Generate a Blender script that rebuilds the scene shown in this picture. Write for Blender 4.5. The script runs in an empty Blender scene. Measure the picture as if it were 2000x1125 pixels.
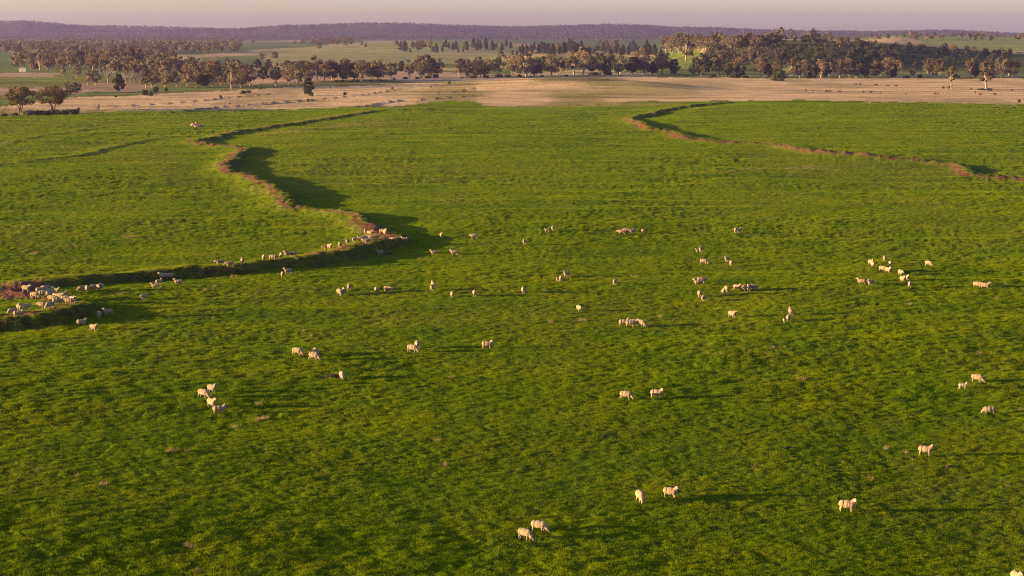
import bpy, bmesh, math, random
import numpy as np
from mathutils import Vector, Matrix

# ------------------------------------------------------------------ camera, sky, sun, exposure
FPX, HCAM, YHOR = 3600.0, 32.0, 58.0            # focal length in photo pixels (2000 wide), drone height, eye level
PITCH = math.atan((562.5 - YHOR) / FPX)
SUN_EL, SUN_AZ = math.radians(6.0), math.radians(9.0)   # sun low on the left, a touch behind the camera
scene = bpy.context.scene
COL = scene.collection

cam = bpy.data.cameras.new('camera')
cam.sensor_width = 36.0
cam.lens = FPX / 2000.0 * 36.0
cam.clip_start, cam.clip_end = 1.0, 60000.0
camo = bpy.data.objects.new('camera', cam)
COL.objects.link(camo)
camo.location = (0, 0, HCAM)
camo.rotation_euler = (math.pi / 2 - PITCH, 0, 0)
scene.camera = camo

sun_vec = Vector((-math.cos(SUN_EL) * math.cos(SUN_AZ), -math.cos(SUN_EL) * math.sin(SUN_AZ), math.sin(SUN_EL)))
world = bpy.data.worlds.new('World')
scene.world = world
world.use_nodes = True
wn = world.node_tree.nodes
bg = wn['Background']
sky = wn.new('ShaderNodeTexSky')
sky.sky_type = 'NISHITA'
sky.sun_disc = False
sky.sun_elevation = SUN_EL
sky.sun_rotation = math.radians(270.0) - SUN_AZ
sky.altitude = 300
sky.air_density = 0.72
sky.dust_density = 1.0
sky.ozone_density = 1.8
tint = wn.new('ShaderNodeVectorMath')          # white balance of the evening sky, the same in every direction
tint.operation = 'MULTIPLY'
tint.inputs[1].default_value = (1.0, 0.84, 0.84)
world.node_tree.links.new(sky.outputs[0], tint.inputs[0])
world.node_tree.links.new(tint.outputs[0], bg.inputs[0])
bg.inputs[1].default_value = 0.082

sl = bpy.data.lights.new('sun', 'SUN')
sl.energy = 4.2
sl.angle = math.radians(0.5)
sl.color = (1.0, 0.68, 0.28)
slo = bpy.data.objects.new('sun', sl)
COL.objects.link(slo)
slo.location = (-200, -10, 100)
slo.rotation_euler = (-sun_vec).to_track_quat('-Z', 'Y').to_euler()

vs = scene.view_settings
vs.view_transform = 'Standard'
vs.look = 'None'
vs.gamma = 1.0
vs.use_curve_mapping = False
vs.exposure = 2.32
scene.cycles.max_bounces = 6
scene.cycles.diffuse_bounces = 3
scene.cycles.volume_bounces = 0
scene.cycles.use_denoising = True
scene.cycles.denoiser = 'OPENIMAGEDENOISE'
scene.cycles.denoising_prefilter = 'NONE'
scene.cycles.denoising_input_passes = 'RGB_ALBEDO_NORMAL'
scene.cycles.filter_width = 1.0

rng = np.random.default_rng(7)
random.seed(7)

# ------------------------------------------------------------------ noise
def _hash(i, j, s):
    n = (i.astype(np.int64) * 374761393 + j.astype(np.int64) * 668265263 + s * 1274126177) & 0x7fffffff
    n = ((n ^ (n >> 13)) * 1274126177) & 0x7fffffff
    n = n ^ (n >> 16)
    return (n & 0xffff) / 65535.0

def vnoise(x, y, s=0):
    xi, yi = np.floor(x), np.floor(y)
    fx, fy = x - xi, y - yi
    fx = fx * fx * fx * (fx * (fx * 6 - 15) + 10)
    fy = fy * fy * fy * (fy * (fy * 6 - 15) + 10)
    i, j = xi.astype(np.int64), yi.astype(np.int64)
    a, b = _hash(i, j, s), _hash(i + 1, j, s)
    c, d = _hash(i, j + 1, s), _hash(i + 1, j + 1, s)
    return (a + (b - a) * fx) * (1 - fy) + (c + (d - c) * fx) * fy

def sstep(a, b, x):
    t = np.clip((x - a) / (b - a), 0, 1)
    return t * t * (3 - 2 * t)

# ------------------------------------------------------------------ terrain height
HILL_X = np.array([-900, -200, 0, 60, 110, 160, 300, 400, 470, 500, 560, 620, 720, 800, 900, 1000, 1100, 1190, 1260, 1300, 1400, 1500, 1600, 1700, 1800, 1850, 1900, 2000, 2300, 2900], float)
HILL_Y = np.array([48, 43, 42, 41, 44, 48, 51, 54, 56, 55, 51, 50, 47, 48, 51, 53, 52, 50, 50, 52, 54, 58, 61, 62, 60, 59, 62, 67, 66, 62], float)

def macro(x, y):
    """ground height without contour banks and tussocks"""
    x = np.asarray(x, float); y = np.asarray(y, float)
    u = 1000 + FPX * x / np.maximum(y, 1.0)
    near = 1 - sstep(700, 1000, y)
    z = near * ((vnoise(x / 46 + 3.1, y / 70 + 8.2, 1) - .5) * 1.05 + (vnoise(x / 140, y / 190, 2) - .5) * 2.0)
    z += near * ((vnoise(x / 17, y / 30, 11) - .5) * .3 + (vnoise(x / 30, y / 7, 12) - .5) * .5)
    # the near end of the paddock falls gently away to the right
    z -= .016 * x * (1 - sstep(110, 250, y))  # tilted away from the sun to darken the foreground
    z += (1 - near) * (vnoise(x / 260 + 5, y / 420, 3) - .5) * 3.5 * sstep(800, 1500, y)
    # humps shaped to throw shadow bands over the dry grass on the right
    z += 4.6 * sstep(-90, 50, x) * (1 - sstep(62, 125, x)) * np.exp(-((y - 1010) / 34) ** 2)
    z += 3.2 * sstep(-60, 30, x) * (1 - sstep(40, 90, x)) * np.exp(-((y - 1130) / 40) ** 2)
    # creek hollow under the tree line
    # wooded hill on the right, and the ridge with the row of pines
    ux = sstep(1240, 1420, u)
    face = sstep(1330, 1640, y + 60 * (vnoise(x / 80, y / 80, 4) - .5))
    top = 21 - 8.5 * sstep(1600, 2000, u) - 4 * sstep(1750, 2600, y)
    z += ux * face * top * (1 - .35 * sstep(1900, 2500, y)) * (1 - sstep(4200, 5600, y))
    z += sstep(1640, 1760, u) * sstep(1900, 3000, y) * 11.5 * (1 - sstep(3600, 5200, y))
    z += 9 * sstep(900, 1080, u) * (1 - sstep(1240, 1420, u)) * np.exp(-((y - 1950) / 260) ** 2)
    z += 9.5 * np.exp(-((u - 800) / 210) ** 2) * sstep(2000, 3000, y) * (1 - sstep(3300, 4600, y))
    # far range of hills
    crest = HCAM + (YHOR - np.interp(u, HILL_X, HILL_Y)) * 8600 / FPX - 9
    n = (vnoise(x / 900, y / 900, 5) - .5) + .5 * (vnoise(x / 380, y / 500, 6) - .5)
    z += (crest + 10 * n) * sstep(6300, 8600, y + 900 * n) * 1.0
    return z

def ray(px, py):
    dx = (px - 1000) / FPX
    dv = -(py - 562.5) / FPX
    c, s = math.cos(PITCH), math.sin(PITCH)
    return dx, c + dv * s, dv * c - s      # x, y, z

T_ALL = 60 * (16000 / 60) ** (np.arange(2600) / 2599.0)
def ground_at(px, py, hfun=macro):
    dx, dy, dz = ray(px, py)
    k = dx / dy
    if hfun is macro:
        _T = T_ALL
    else:
        t0 = ground_at(px, py)[1]
        _T = np.linspace(t0 * .8, t0 * 1.08, 400)
    zr = HCAM + _T * dz / dy
    h = hfun(_T * k, _T)
    hit = np.nonzero(zr <= h)[0]
    if len(hit) == 0:
        return (9000 * k, 9000.0)
    i = hit[0]
    if i == 0:
        t = _T[0]
    else:
        a, b = zr[i - 1] - h[i - 1], zr[i] - h[i]
        t = _T[i - 1] + (_T[i] - _T[i - 1]) * a / (a - b)
    return (t * k, t)

def catmull(pts, step):
    P = np.array(pts, float)
    P = np.vstack([2 * P[0] - P[1], P, 2 * P[-1] - P[-2]])
    out = []
    for i in range(1, len(P) - 2):
        p0, p1, p2, p3 = P[i - 1], P[i], P[i + 1], P[i + 2]
        n = max(2, int(np.linalg.norm((p2 - p1)[:2]) / step))
        for t in np.arange(n) / n:
            out.append(.5 * ((2 * p1) + (-p0 + p2) * t + (2 * p0 - 5 * p1 + 4 * p2 - p3) * t * t + (-p0 + 3 * p1 - 3 * p2 + p3) * t ** 3))
    out.append(P[-2])
    return np.array(out)

# contour banks: photo pixels -> ground, then (height, bare soil)
LEFT_BANK = [(-140, 630, .8, .3), (-60, 625, .8, .3), (0, 618, .85, 1), (80, 607, .85, 1), (130, 601, .75, 1), (156, 595, .6, 1), (130, 588, .5, .8), (95, 582, .4, .8),
             (45, 574, .3, 1), (6, 566, .25, 1), (22, 557, .35, .7), (60, 549, .6, .5), (150, 538, .9, .4), (300, 528, 1.05, .5), (420, 518, 1.1, .6),
             (550, 505, 1.1, .7), (640, 490, 1.1, .75), (720, 474, 1.05, .8), (768, 464, .8, 1), (745, 455, .9, 1), (722, 440, 1.05, .9), (705, 424, 1.1, .8),
             (660, 411, 1.1, .6), (600, 404, 1.15, .6), (556, 396, 1.2, 1), (545, 378, 1.2, .7), (512, 352, 1.2, .9), (470, 338, 1.2, .8), (438, 327, 1.2, 1),
             (452, 310, 1.0, .8), (480, 290, .9, 1), (462, 284, 1.0, 1), (430, 281, 1.0, 1), (374, 277, 1.0, 1), (410, 267, .8, .4), (470, 253, .55, .6),
             (540, 244, .5, .9), (600, 236, .4, .4), (700, 220, .4, .4), (740, 215, .35, .2), (840, 210, .3, 0)]
RIGHT_BANK = [(2180, 362, .9, .9), (2060, 352, .9, 1), (1960, 343, .7, 1), (1890, 334, .5, 1), (1872, 322, .6, .7), (1800, 311, .55, .8), (1720, 303, .7, 1), (1620, 294, .9, 1), (1556, 285, 1.0, .8),
              (1530, 281, .6, .7), (1480, 276, .6, .8), (1400, 272, .8, 1), (1332, 264, 1.1, 1), (1316, 256, .8, .5), (1270, 247, 1.0, 1), (1256, 238, 1.0, .8), (1228, 229, .9, .7), (1256, 223, .8, .4), (1305, 211, .8, .7), (1372, 202, .7, .3), (1420, 199, .4, 0)]
FAR_BANKS = [
    [(690, 208, .9, 0), (730, 203, 1.3, 0), (765, 195, 1.7, 0), (860, 190, 1.4, 0), (960, 182, .6, 0)],
    [(490, 205, .7, 0), (560, 197, 1.2, 0), (612, 193, 1.3, 0), (665, 188, 1.0, 0), (760, 176, 1.0, 0), (850, 165, .7, 0)],
    [(120, 222, .8, 0), (330, 217, 1.2, 0), (400, 210, 1.4, 0), (500, 202, 1.0, 0), (560, 198, .4, 0)],
    [(140, 211, .8, 0), (240, 205, 1.2, 0), (360, 197, 1.1, 0), (470, 187, 1.0, 0), (560, 180, .5, 0)],
    [(860, 181, .6, 0), (900, 176, 1.2, 0), (925, 170, .8, 0)],
    [(-60, 330, .25, 0), (40, 317, .5, 0), (150, 303, .65, 0), (240, 282, .55, 0), (330, 268, .3, 0)],
    [(-40, 300, .2, 0), (60, 268, .35, 0), (200, 248, .4, 0), (300, 242, .2, 0)],
]
BANKS = []
for li, L in enumerate([LEFT_BANK, RIGHT_BANK] + FAR_BANKS):
    k = .95 if li < 2 else .3
    W = [ground_at(p[0], p[1], lambda a, b, p=p: macro(a, b) + k * p[2]) + (p[2], p[3]) for p in L]
    C = catmull(W, 2.0 if li < 2 else 5.0)
    n = len(C)
    j = (vnoise(np.arange(n) / 4.0, np.zeros(n), 30 + li) - .5) * 1.3
    C[:, 0] += j + (vnoise(np.arange(n) / 1.6, np.zeros(n) + 5, 130 + li) - .5) * (1.3 if li < 2 else .5)
    C[:, 1] += (vnoise(np.arange(n) / 2.2, np.zeros(n) + 9, 170 + li) - .5) * (2.4 if li < 2 else .5)
    C[:, 2] *= .8 + .4 * vnoise(np.arange(n) / 3.0, np.ones(n), 50 + li)
    BANKS.append(C)

def banks(x, y):
    """height added by the banks, soil amount, dry fringe amount"""
    x = np.asarray(x, float); y = np.asarray(y, float)
    zo = np.zeros_like(x); soil = np.zeros_like(x); dry = np.zeros_like(x); dark_face = np.zeros_like(x)
    order = np.argsort(y); ys = y[order]
    for li, C in enumerate(BANKS):
        best = np.full(x.shape, 1e9); sd = np.zeros_like(x); amp = np.zeros_like(x); so = np.zeros_like(x)
        R = 16.0
        if len(y) == 0: continue
        lo_y, hi_y = np.minimum(C[:-1, 1], C[1:, 1]) - R, np.maximum(C[:-1, 1], C[1:, 1]) + R
        lo_x, hi_x = np.minimum(C[:-1, 0], C[1:, 0]) - R, np.maximum(C[:-1, 0], C[1:, 0]) + R
        todo = np.nonzero((hi_y > ys[0]) & (lo_y < ys[-1]) & (hi_x > x.min()) & (lo_x < x.max()))[0]
        if len(todo) == 0: continue
        for i in todo:
            a, b = C[i], C[i + 1]
            lo = np.searchsorted(ys, min(a[1], b[1]) - R); hi = np.searchsorted(ys, max(a[1], b[1]) + R)
            idx = order[lo:hi]
            if len(idx) == 0: continue
            idx = idx[np.abs(x[idx] - (a[0] + b[0]) / 2) < R + abs(a[0] - b[0])]
            if len(idx) == 0: continue
            ex, ey = b[0] - a[0], b[1] - a[1]
            L2 = ex * ex + ey * ey + 1e-9
            px, py = x[idx] - a[0], y[idx] - a[1]
            t = np.clip((px * ex + py * ey) / L2, 0, 1)
            qx, qy = px - t * ex, py - t * ey
            d = np.hypot(qx, qy)
            m = d < best[idx]
            k = idx[m]
            best[k] = d[m]
            side = np.sign(ey * px - ex * py)[m]         # right-hand side of the line positive: the low side
            sd[k] = d[m] * np.where(side == 0, 1, side)
            amp[k] = a[2] + (b[2] - a[2]) * t[m]
            so[k] = a[3] + (b[3] - a[3]) * t[m]
        ok = best < R
        s = sd + (vnoise(x / .9, y / .9, 61) - .5) * 1.0 + (vnoise(x / 3.1, y / 3.7, 64) - .5) * 1.5
        prof = np.where(s < 0, np.exp(-(s / (4.0 if li == 0 else 3.0)) ** 2) * .95 + .05 * np.exp(-(s / 9) ** 2),
                        np.where(s < .7, 1.0, 0) + np.where(s >= .7, 1.22 * (1 - sstep(.7, 2.6, s)) - .22, 0) * np.where(s >= .7, 1, 0))
        prof = np.where(s >= .7, (1 - sstep(.7, 2.6, s)) * 1.25 - .25 * (1 - sstep(3, 14, s)), prof)
        n1 = vnoise(x / .7, y / .9, 62); n2 = vnoise(x / 3.5, y / 4.5, 63)
        zo += np.where(ok, amp * prof * (.9 + .2 * n2), 0) * (1.0 if li < 2 else (.27 if li < 7 else .4))
        crest = np.exp(-((s + (.7 if li == 0 else 1.7)) / (.95 if li == 0 else 1.35)) ** 2)
        if li < 2:
            soil = np.maximum(soil, np.where(ok, crest * so * sstep(.05, .42, n1 * .55 + n2 * .75 - .35 + so * .45), 0))
            dark_face = np.maximum(dark_face, np.where(ok, sstep(.3, 1.0, s) * (1 - sstep(2.2, 3.2, s)) * (.4 + .6 * n1), 0))  # darker brown on the steep low side of the banks
        dry = np.maximum(dry, np.where(ok, np.exp(-((s + 1.3) / 2.2) ** 2) * sstep(.35, .75, n1 * .4 + n2 * .6), 0) * (.8 if li < 2 else .9))
    return zo, soil, dry, dark_face

def tussock(x, y):
    """small lumps and cushions of the pasture"""
    n = (vnoise(x / 1.9, y / 2.3, 21) - .5) * .10 + (vnoise(x / .62, y / .8, 22) - .5) * .16 + (vnoise(x / 5.3, y / 4.1, 23) - .5) * .15 + (vnoise(x / .3, y / .4, 25) - .5) * .12
    patch = .5 + .6 * sstep(.3, .75, vnoise(x / 24, y / 34, 24))
    return n * patch * (1 - sstep(700, 860, y))

def height(x, y):
    x = np.asarray(x, float); y = np.asarray(y, float)
    return macro(x, y) + banks(x, y)[0] + tussock(x, y)

def Pt(px, py):
    """ground point seen at a photo pixel"""
    x, y = ground_at(px, py)
    return x, y

# ------------------------------------------------------------------ field colours
def poly_mask(x, y, pts, soft=None):
    W = [ground_at(a, b) for a, b in pts]
    ins = np.zeros(x.shape, bool)
    j = len(W) - 1
    for i in range(len(W)):
        xi, yi = W[i]; xj, yj = W[j]
        if yi != yj:
            c = ((yi > y) != (yj > y)) & (x < (xj - xi) * (y - yi) / (yj - yi) + xi)
            ins ^= c
        j = i
    return ins

GREEN = np.array((.116, .168, .0035)); TAN = np.array((.56, .39, .235)); OLIVE = np.array((.17, .155, .05)); FARGREEN = np.array((.115, .17, .05))
PINK = np.array((.40, .26, .19)); SCRUB = np.array((.085, .08, .045)); SOIL = np.array((.19, .082, .05)); DARK_FACE = np.array((.055, .035, .022)); DRY = np.array((.34, .24, .12))

def ground_colour(x, y, soil, dry, dark_face):
    n = x.shape[0]
    wx = x + (vnoise(x / 9, y / 14, 71) - .5) * 3; wy = y * (1 + (vnoise(x / 30, y / 60, 72) - .5) * (.035 + .13 * np.exp(-((1000 + FPX * x / np.maximum(y, 1) - 950) / 260) ** 2)) + (vnoise(x / 4, y / 9, 81) - .5) * .02)
    c = np.tile(OLIVE, (n, 1)).astype(float)
    far = y > 640
    def put(mask, col, a=1.0):
        a = np.broadcast_to(np.asarray(a, float), mask.shape)[mask][:, None]
        c[mask] = c[mask] * (1 - a) + col * a
    put(y < 560, GREEN)
    b1 = vnoise(x / 90, y / 260, 73); b2 = vnoise(x / 30, y / 120, 74)
    # broad bands beyond the creek
    put(y > 1250, FARGREEN, .35 + .6 * b1[...] if True else 1)
    put((y > 1500) & (b1 > .55), TAN, .55)
    put(y > 5900, SCRUB, .9)
    # the green paddock (edge traced on the ground)
    edge = [(-900, 232), (-100, 226), (0, 226), (150, 222), (330, 218), (470, 215), (690, 208), (720, 213), (800, 209), (960, 209), (1120, 206), (1230, 203), (1370, 199), (1560, 198), (1800, 201), (2000, 203), (2100, 204), (2900, 206), (6000, 1400), (-6000, 1400)]
    tanz = [(-900, 200), (0, 208), (150, 190), (290, 184), (480, 176), (700, 167), (860, 156), (1000, 151), (1180, 148), (1400, 152), (1550, 153), (1800, 153), (2300, 153), (2900, 155), (2900, 206), (2000, 203), (1560, 198), (1370, 199), (1230, 203), (1120, 206), (960, 209), (690, 208), (470, 215), (150, 222), (-900, 232)]
    m = poly_mask(wx, wy, tanz); put(m, TAN, .9)
    # greener tongue in the middle of the dry field
    mid = m & (np.abs(1000 + FPX * x / y - 1080) < 430)
    put(mid, OLIVE * np.array((1.0, 1.05, .7)), sstep(.35, .6, b2 * .6 + .4 * vnoise(x / 60, y / 25, 75)) * .75 * (1 - sstep(120, 420, np.abs(1000 + FPX * x / y - 1060))))
    put(m & (b2 > .62), np.array((.27, .2, .10)), .4)
    pad = poly_mask(wx, wy, edge) | (y < 560)
    put(pad, GREEN)
    # strips and paddocks further out
    for pts, col, a in [
        ([(0, 205), (60, 196), (150, 188), (300, 178), (520, 168), (300, 172), (160, 181), (0, 192)], FARGREEN * 1.1, .95),
        ([(-60, 172), (120, 172), (200, 176), (150, 184), (-60, 188)], PINK, .9),
        ([(-60, 158), (100, 150), (160, 154), (130, 162), (-60, 162)], np.array((.16, .19, .05)), .9),
        ([(-60, 143), (120, 143), (110, 150), (-60, 152)], PINK, .8),
        ([(-60, 100), (30, 100), (70, 118), (50, 142), (-60, 142)], FARGREEN, .9),
        ([(120, 166), (260, 160), (300, 172), (240, 182), (150, 178)], PINK * .8, .8),
        ([(480, 140), (700, 136), (900, 142), (1000, 148), (860, 156), (620, 160), (480, 164)], PINK * 1.15, .9),
        ([(820, 120), (1000, 116), (1100, 130), (1000, 140), (860, 136)], np.array((.12, .15, .035)), .9),
        ([(430, 104), (600, 92), (780, 84), (1020, 88), (1000, 118), (760, 128), (430, 126)], np.array((.27, .25, .11)), .9),
        ([(700, 88), (800, 82), (1000, 84), (900, 92), (760, 95)], np.array((.23, .26, .07)), .8),
        ([(420, 84), (640, 82), (740, 78), (600, 92), (440, 96)], FARGREEN * .9, .8),
        ([(700, 72), (860, 70), (1500, 76), (1500, 80), (900, 79)], FARGREEN * .8, .9),
        ([(1000, 84), (1500, 82), (1500, 86), (1000, 88)], PINK, .8),
        ([(390, 110), (520, 104), (520, 132), (390, 134)], FARGREEN * .9, .8),
        ([(400, 104), (520, 100), (500, 108), (390, 112)], PINK * 1.1, .8),
        ([(1030, 112), (1280, 108), (1420, 112), (1440, 146), (1030, 146)], np.array((.12, .15, .035)), .9),
        ([(1000, 138), (1200, 136), (1300, 146), (1000, 150)], TAN, .6),
        ([(1310, 100), (2000, 104), (2200, 106), (2200, 140), (1450, 140)], np.array((.075, .09, .035)), .9),
        ([(1440, 142), (2300, 142), (2300, 152), (1440, 150)], np.array((.2, .2, .08)), .8),
        ([(1680, 78), (2000, 72), (2300, 72), (2300, 100), (2000, 100), (1840, 92), (1700, 90)], np.array((.22, .25, .08)), .9),
        ([(1680, 80), (1800, 78), (1830, 92), (1720, 90)], PINK, .8)]:
        put(poly_mask(wx, wy, pts), col, a)
    # pale dry strips in the green paddock
    for (ln, wd) in [([(505, 262), (560, 257), (640, 249), (700, 243), (800, 238)], 2.2), ([(1330, 338), (1430, 334), (1560, 329), (1600, 326)], 1.2), ([(1000, 208), (1150, 205), (1300, 203)], 6)]:
        W = catmull([ground_at(a, b) for a, b in ln], 6)
        best = np.full(n, 1e9)
        near = (y > W[:, 1].min() - 30) & (y < W[:, 1].max() + 30)
        for q in W:
            best[near] = np.minimum(best[near], np.hypot(x[near] - q[0], (y[near] - q[1]) * .6))
        a = np.exp(-(best / (wd * 1.6)) ** 2) * (.25 + .75 * vnoise(x / 1.5, y / 4, 76))
        c[:] = c * (1 - a[:, None]) + DRY * a[:, None]
    # worn bare patch where the bank breaks (left bend) and by the tip
    for (px, py, rx, ry, a0) in [(38, 570, 2.6, 7, 1), (60, 576, 2.8, 4, .9), (742, 461, 1.7, 6, .9), (728, 452, 1.3, 5, .8), (938, 479, 1.4, 2.2, .6), (190, 846, .8, .6, .5)]:
        q = ground_at(px, py)
        r = ((x - q[0]) / rx) ** 2 + ((y - q[1]) / ry) ** 2
        soil = np.maximum(soil, np.where(r < 4, np.exp(-r ** 2) * a0, 0))
    # tired yellowish areas of the pasture, plus low-sun streaks painted into the colour
    t = sstep(.5, .7, .6 * vnoise(x / 21, y / 34, 79) + .4 * vnoise(x / 4, y / 6, 80)) * .45 * (y < 760)
    c[:] = c * (1 - t[:, None]) + np.array((.062, .108, .012)) * t[:, None]
    t = sstep(.5, .75, .55 * vnoise(x / 7, y / 2.6, 83) + .45 * vnoise(x / 2.2, y / 1.3, 84)) * .5 * (y < 760)  # bright streaks of side-lit grass, put into the ground colour
    c[:] = c * (1 - t[:, None]) + np.array((.175, .215, .006)) * t[:, None]
    t = sstep(.52, .72, .6 * vnoise(x / 38, y / 70, 77) + .4 * vnoise(x / 5, y / 8, 78)) * .5 * (y < 760)
    c[:] = c * (1 - t[:, None]) + np.array((.15, .15, .02)) * t[:, None]
    for msk, col in ((dry * .8, DRY * .8), (dark_face * .85, DARK_FACE), (np.clip(soil * 1.25, 0, 1), SOIL)):
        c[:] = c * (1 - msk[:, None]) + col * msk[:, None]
    return np.clip(c, 0, 1), soil

# ------------------------------------------------------------------ materials
def new_mat(name):
    m = bpy.data.materials.new(name)
    m.use_nodes = True
    nt = m.node_tree
    return m, nt, nt.nodes, nt.links

def math_node(nt, op, a, b):
    n = nt.nodes.new('ShaderNodeMath'); n.operation = op
    for i, v in enumerate((a, b)):
        if isinstance(v, (int, float)): n.inputs[i].default_value = v
        else: nt.links.new(v, n.inputs[i])
    return n.outputs[0]

def mix_col(nt, fac, a, b, mode='MIX'):
    n = nt.nodes.new('ShaderNodeMix'); n.data_type = 'RGBA'; n.blend_type = mode
    for s, v in ((0, fac), (6, a), (7, b)):
        if isinstance(v, (int, float)): n.inputs[s].default_value = v
        elif isinstance(v, tuple): n.inputs[s].default_value = v
        else: nt.links.new(v, n.inputs[s])
    return n.outputs[2]

def noise_node(nt, scale, detail=3, rough=.55, vec=None):
    n = nt.nodes.new('ShaderNodeTexNoise')
    n.inputs['Scale'].default_value = scale; n.inputs['Detail'].default_value = detail; n.inputs['Roughness'].default_value = rough
    if vec is not None: nt.links.new(vec, n.inputs['Vector'])
    return n.outputs[0]

def ramp(nt, fac, stops):
    n = nt.nodes.new('ShaderNodeValToRGB')
    e = n.color_ramp.elements
    while len(e) < len(stops): e.new(.5)
    for k, (p, c) in enumerate(stops):
        e[k].position = p; e[k].color = c + (1,) if len(c) == 3 else c
    nt.links.new(fac, n.inputs[0])
    return n.outputs[0]

def ground_material():
    m, nt, N, L = new_mat('pasture_ground')
    b = N['Principled BSDF']; b.inputs['Roughness'].default_value = .95; b.inputs['Specular IOR Level'].default_value = 0
    at = N.new('ShaderNodeAttribute'); at.attribute_name = 'field'
    geo = N.new('ShaderNodeNewGeometry')
    n1 = noise_node(nt, .9, 5, .65, geo.outputs['Position'])
    n2 = noise_node(nt, .06, 3, .5, geo.outputs['Position'])
    f1 = ramp(nt, n1, [(.25, (.42, .45, .42)), (.75, (1.58, 1.55, 1.58))])
    f2 = ramp(nt, n2, [(.3, (.8, .84, .8)), (.7, (1.2, 1.14, 1.2))])
    c = mix_col(nt, 1.0, at.outputs['Color'], f1, 'MULTIPLY')
    c = mix_col(nt, 1.0, c, f2, 'MULTIPLY')
    mp = N.new('ShaderNodeMapping'); mp.inputs['Scale'].default_value = (.009, .045, .05)
    L.new(geo.outputs['Position'], mp.inputs['Vector'])
    n3 = noise_node(nt, 1.0, 5, .7, mp.outputs[0])
    f3 = ramp(nt, n3, [(.34, (.55, .56, .55)), (.5, (1, 1, 1)), (.66, (1.25, 1.22, 1.2))])
    sx = N.new('ShaderNodeSeparateXYZ'); L.new(geo.outputs['Position'], sx.inputs[0])
    mr = N.new('ShaderNodeMapRange'); mr.inputs[1].default_value = 600; mr.inputs[2].default_value = 900
    L.new(sx.outputs[1], mr.inputs[0])
    c = mix_col(nt, mr.outputs[0], c, mix_col(nt, 1.0, c, f3, 'MULTIPLY'))
    L.new(c, b.inputs['Base Color'])
    bn = noise_node(nt, 2.2, 6, .7, geo.outputs['Position'])
    bp = N.new('ShaderNodeBump'); bp.inputs['Strength'].default_value = 1.0; bp.inputs['Distance'].default_value = .6
    L.new(bn, bp.inputs['Height']); L.new(bp.outputs[0], b.inputs['Normal'])
    return m

def leaf_material(name, col, col2, scale=.25, trans=.35, rnd=.35):
    """leaf faces: diffuse plus light let through; tone varies from clump to clump and plant to plant"""
    m, nt, N, L = new_mat(name)
    N.remove(N['Principled BSDF'])
    out = N['Material Output']
    geo = N.new('ShaderNodeNewGeometry')
    oi = N.new('ShaderNodeObjectInfo')
    n1 = noise_node(nt, scale, 3, .6, geo.outputs['Position'])
    f = ramp(nt, n1, [(.32, (0, 0, 0)), (.68, (1, 1, 1))])
    c = mix_col(nt, f, col + (1,), col2 + (1,))
    r = math_node(nt, 'ADD', math_node(nt, 'MULTIPLY', oi.outputs['Random'], rnd), 1 - rnd / 2)
    cc = N.new('ShaderNodeVectorMath'); cc.operation = 'SCALE'
    L.new(c, cc.inputs[0]); L.new(r, cc.inputs['Scale'])
    d = N.new('ShaderNodeBsdfDiffuse'); t = N.new('ShaderNodeBsdfTranslucent'); mx = N.new('ShaderNodeMixShader')
    L.new(cc.outputs[0], d.inputs[0]); L.new(cc.outputs[0], t.inputs[0])
    mx.inputs[0].default_value = trans
    L.new(d.outputs[0], mx.inputs[1]); L.new(t.outputs[0], mx.inputs[2]); L.new(mx.outputs[0], out.inputs[0])
    return m

def plain_material(name, col, col2, scale, rough=.9, bump=0.0, coord='Object'):
    m, nt, N, L = new_mat(name)
    b = N['Principled BSDF']; b.inputs['Roughness'].default_value = rough; b.inputs['Specular IOR Level'].default_value = .1
    tc = N.new('ShaderNodeTexCoord')
    n1 = noise_node(nt, scale, 4, .6, tc.outputs[coord])
    f = ramp(nt, n1, [(.35, (0, 0, 0)), (.65, (1, 1, 1))])
    L.new(mix_col(nt, f, col + (1,), col2 + (1,)), b.inputs['Base Color'])
    if bump:
        bp = N.new('ShaderNodeBump'); bp.inputs['Strength'].default_value = 1; bp.inputs['Distance'].default_value = bump
        L.new(noise_node(nt, scale * 3, 4, .6, tc.outputs[coord]), bp.inputs['Height']); L.new(bp.outputs[0], b.inputs['Normal'])
    return m

M_ground = ground_material()
M_grass = leaf_material('grass_blade', (.092, .165, .003), (.186, .222, .004), .09, .45, .25)
M_dry = leaf_material('dry_grass', (.22, .17, .07), (.34, .25, .12), .6, .3, .4)
M_gum = leaf_material('gum_leaf', (.118, .10, .055), (.235, .162, .092), .16, .3, .5)
M_gumdark = leaf_material('dark_leaf', (.055, .06, .038), (.095, .085, .05), .2, .2, .4)
M_yellow = leaf_material('olive_leaf', (.10, .09, .02), (.15, .115, .03), .2, .25, .3)
M_pine = leaf_material('pine_needle', (.032, .038, .028), (.058, .054, .036), .2, .1, .4)
M_shrub = leaf_material('shrub_leaf', (.045, .062, .016), (.09, .095, .022), .5, .25, .5)
M_bark = plain_material('gum_bark', (.34, .26, .2), (.2, .15, .11), 1.2)
M_barkdark = plain_material('dark_bark', (.10, .07, .05), (.16, .11, .08), 1.2)
M_dead = plain_material('dead_wood', (.26, .22, .19), (.18, .15, .13), .8)
M_rock = plain_material('pale_rock', (.42, .30, .24), (.16, .10, .08), 1.5, .9, .06)
M_clod = plain_material('dark_clod', (.040, .028, .015), (.075, .055, .022), 4, 1, .04)

def link(name, mesh, mat=None, parent=None, **props):
    o = bpy.data.objects.new(name, mesh)
    COL.objects.link(o)
    if mat is not None and len(mesh.materials) == 0: mesh.materials.append(mat)
    if parent is not None: o.parent = parent
    for k, v in props.items(): o[k] = v
    return o

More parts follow.
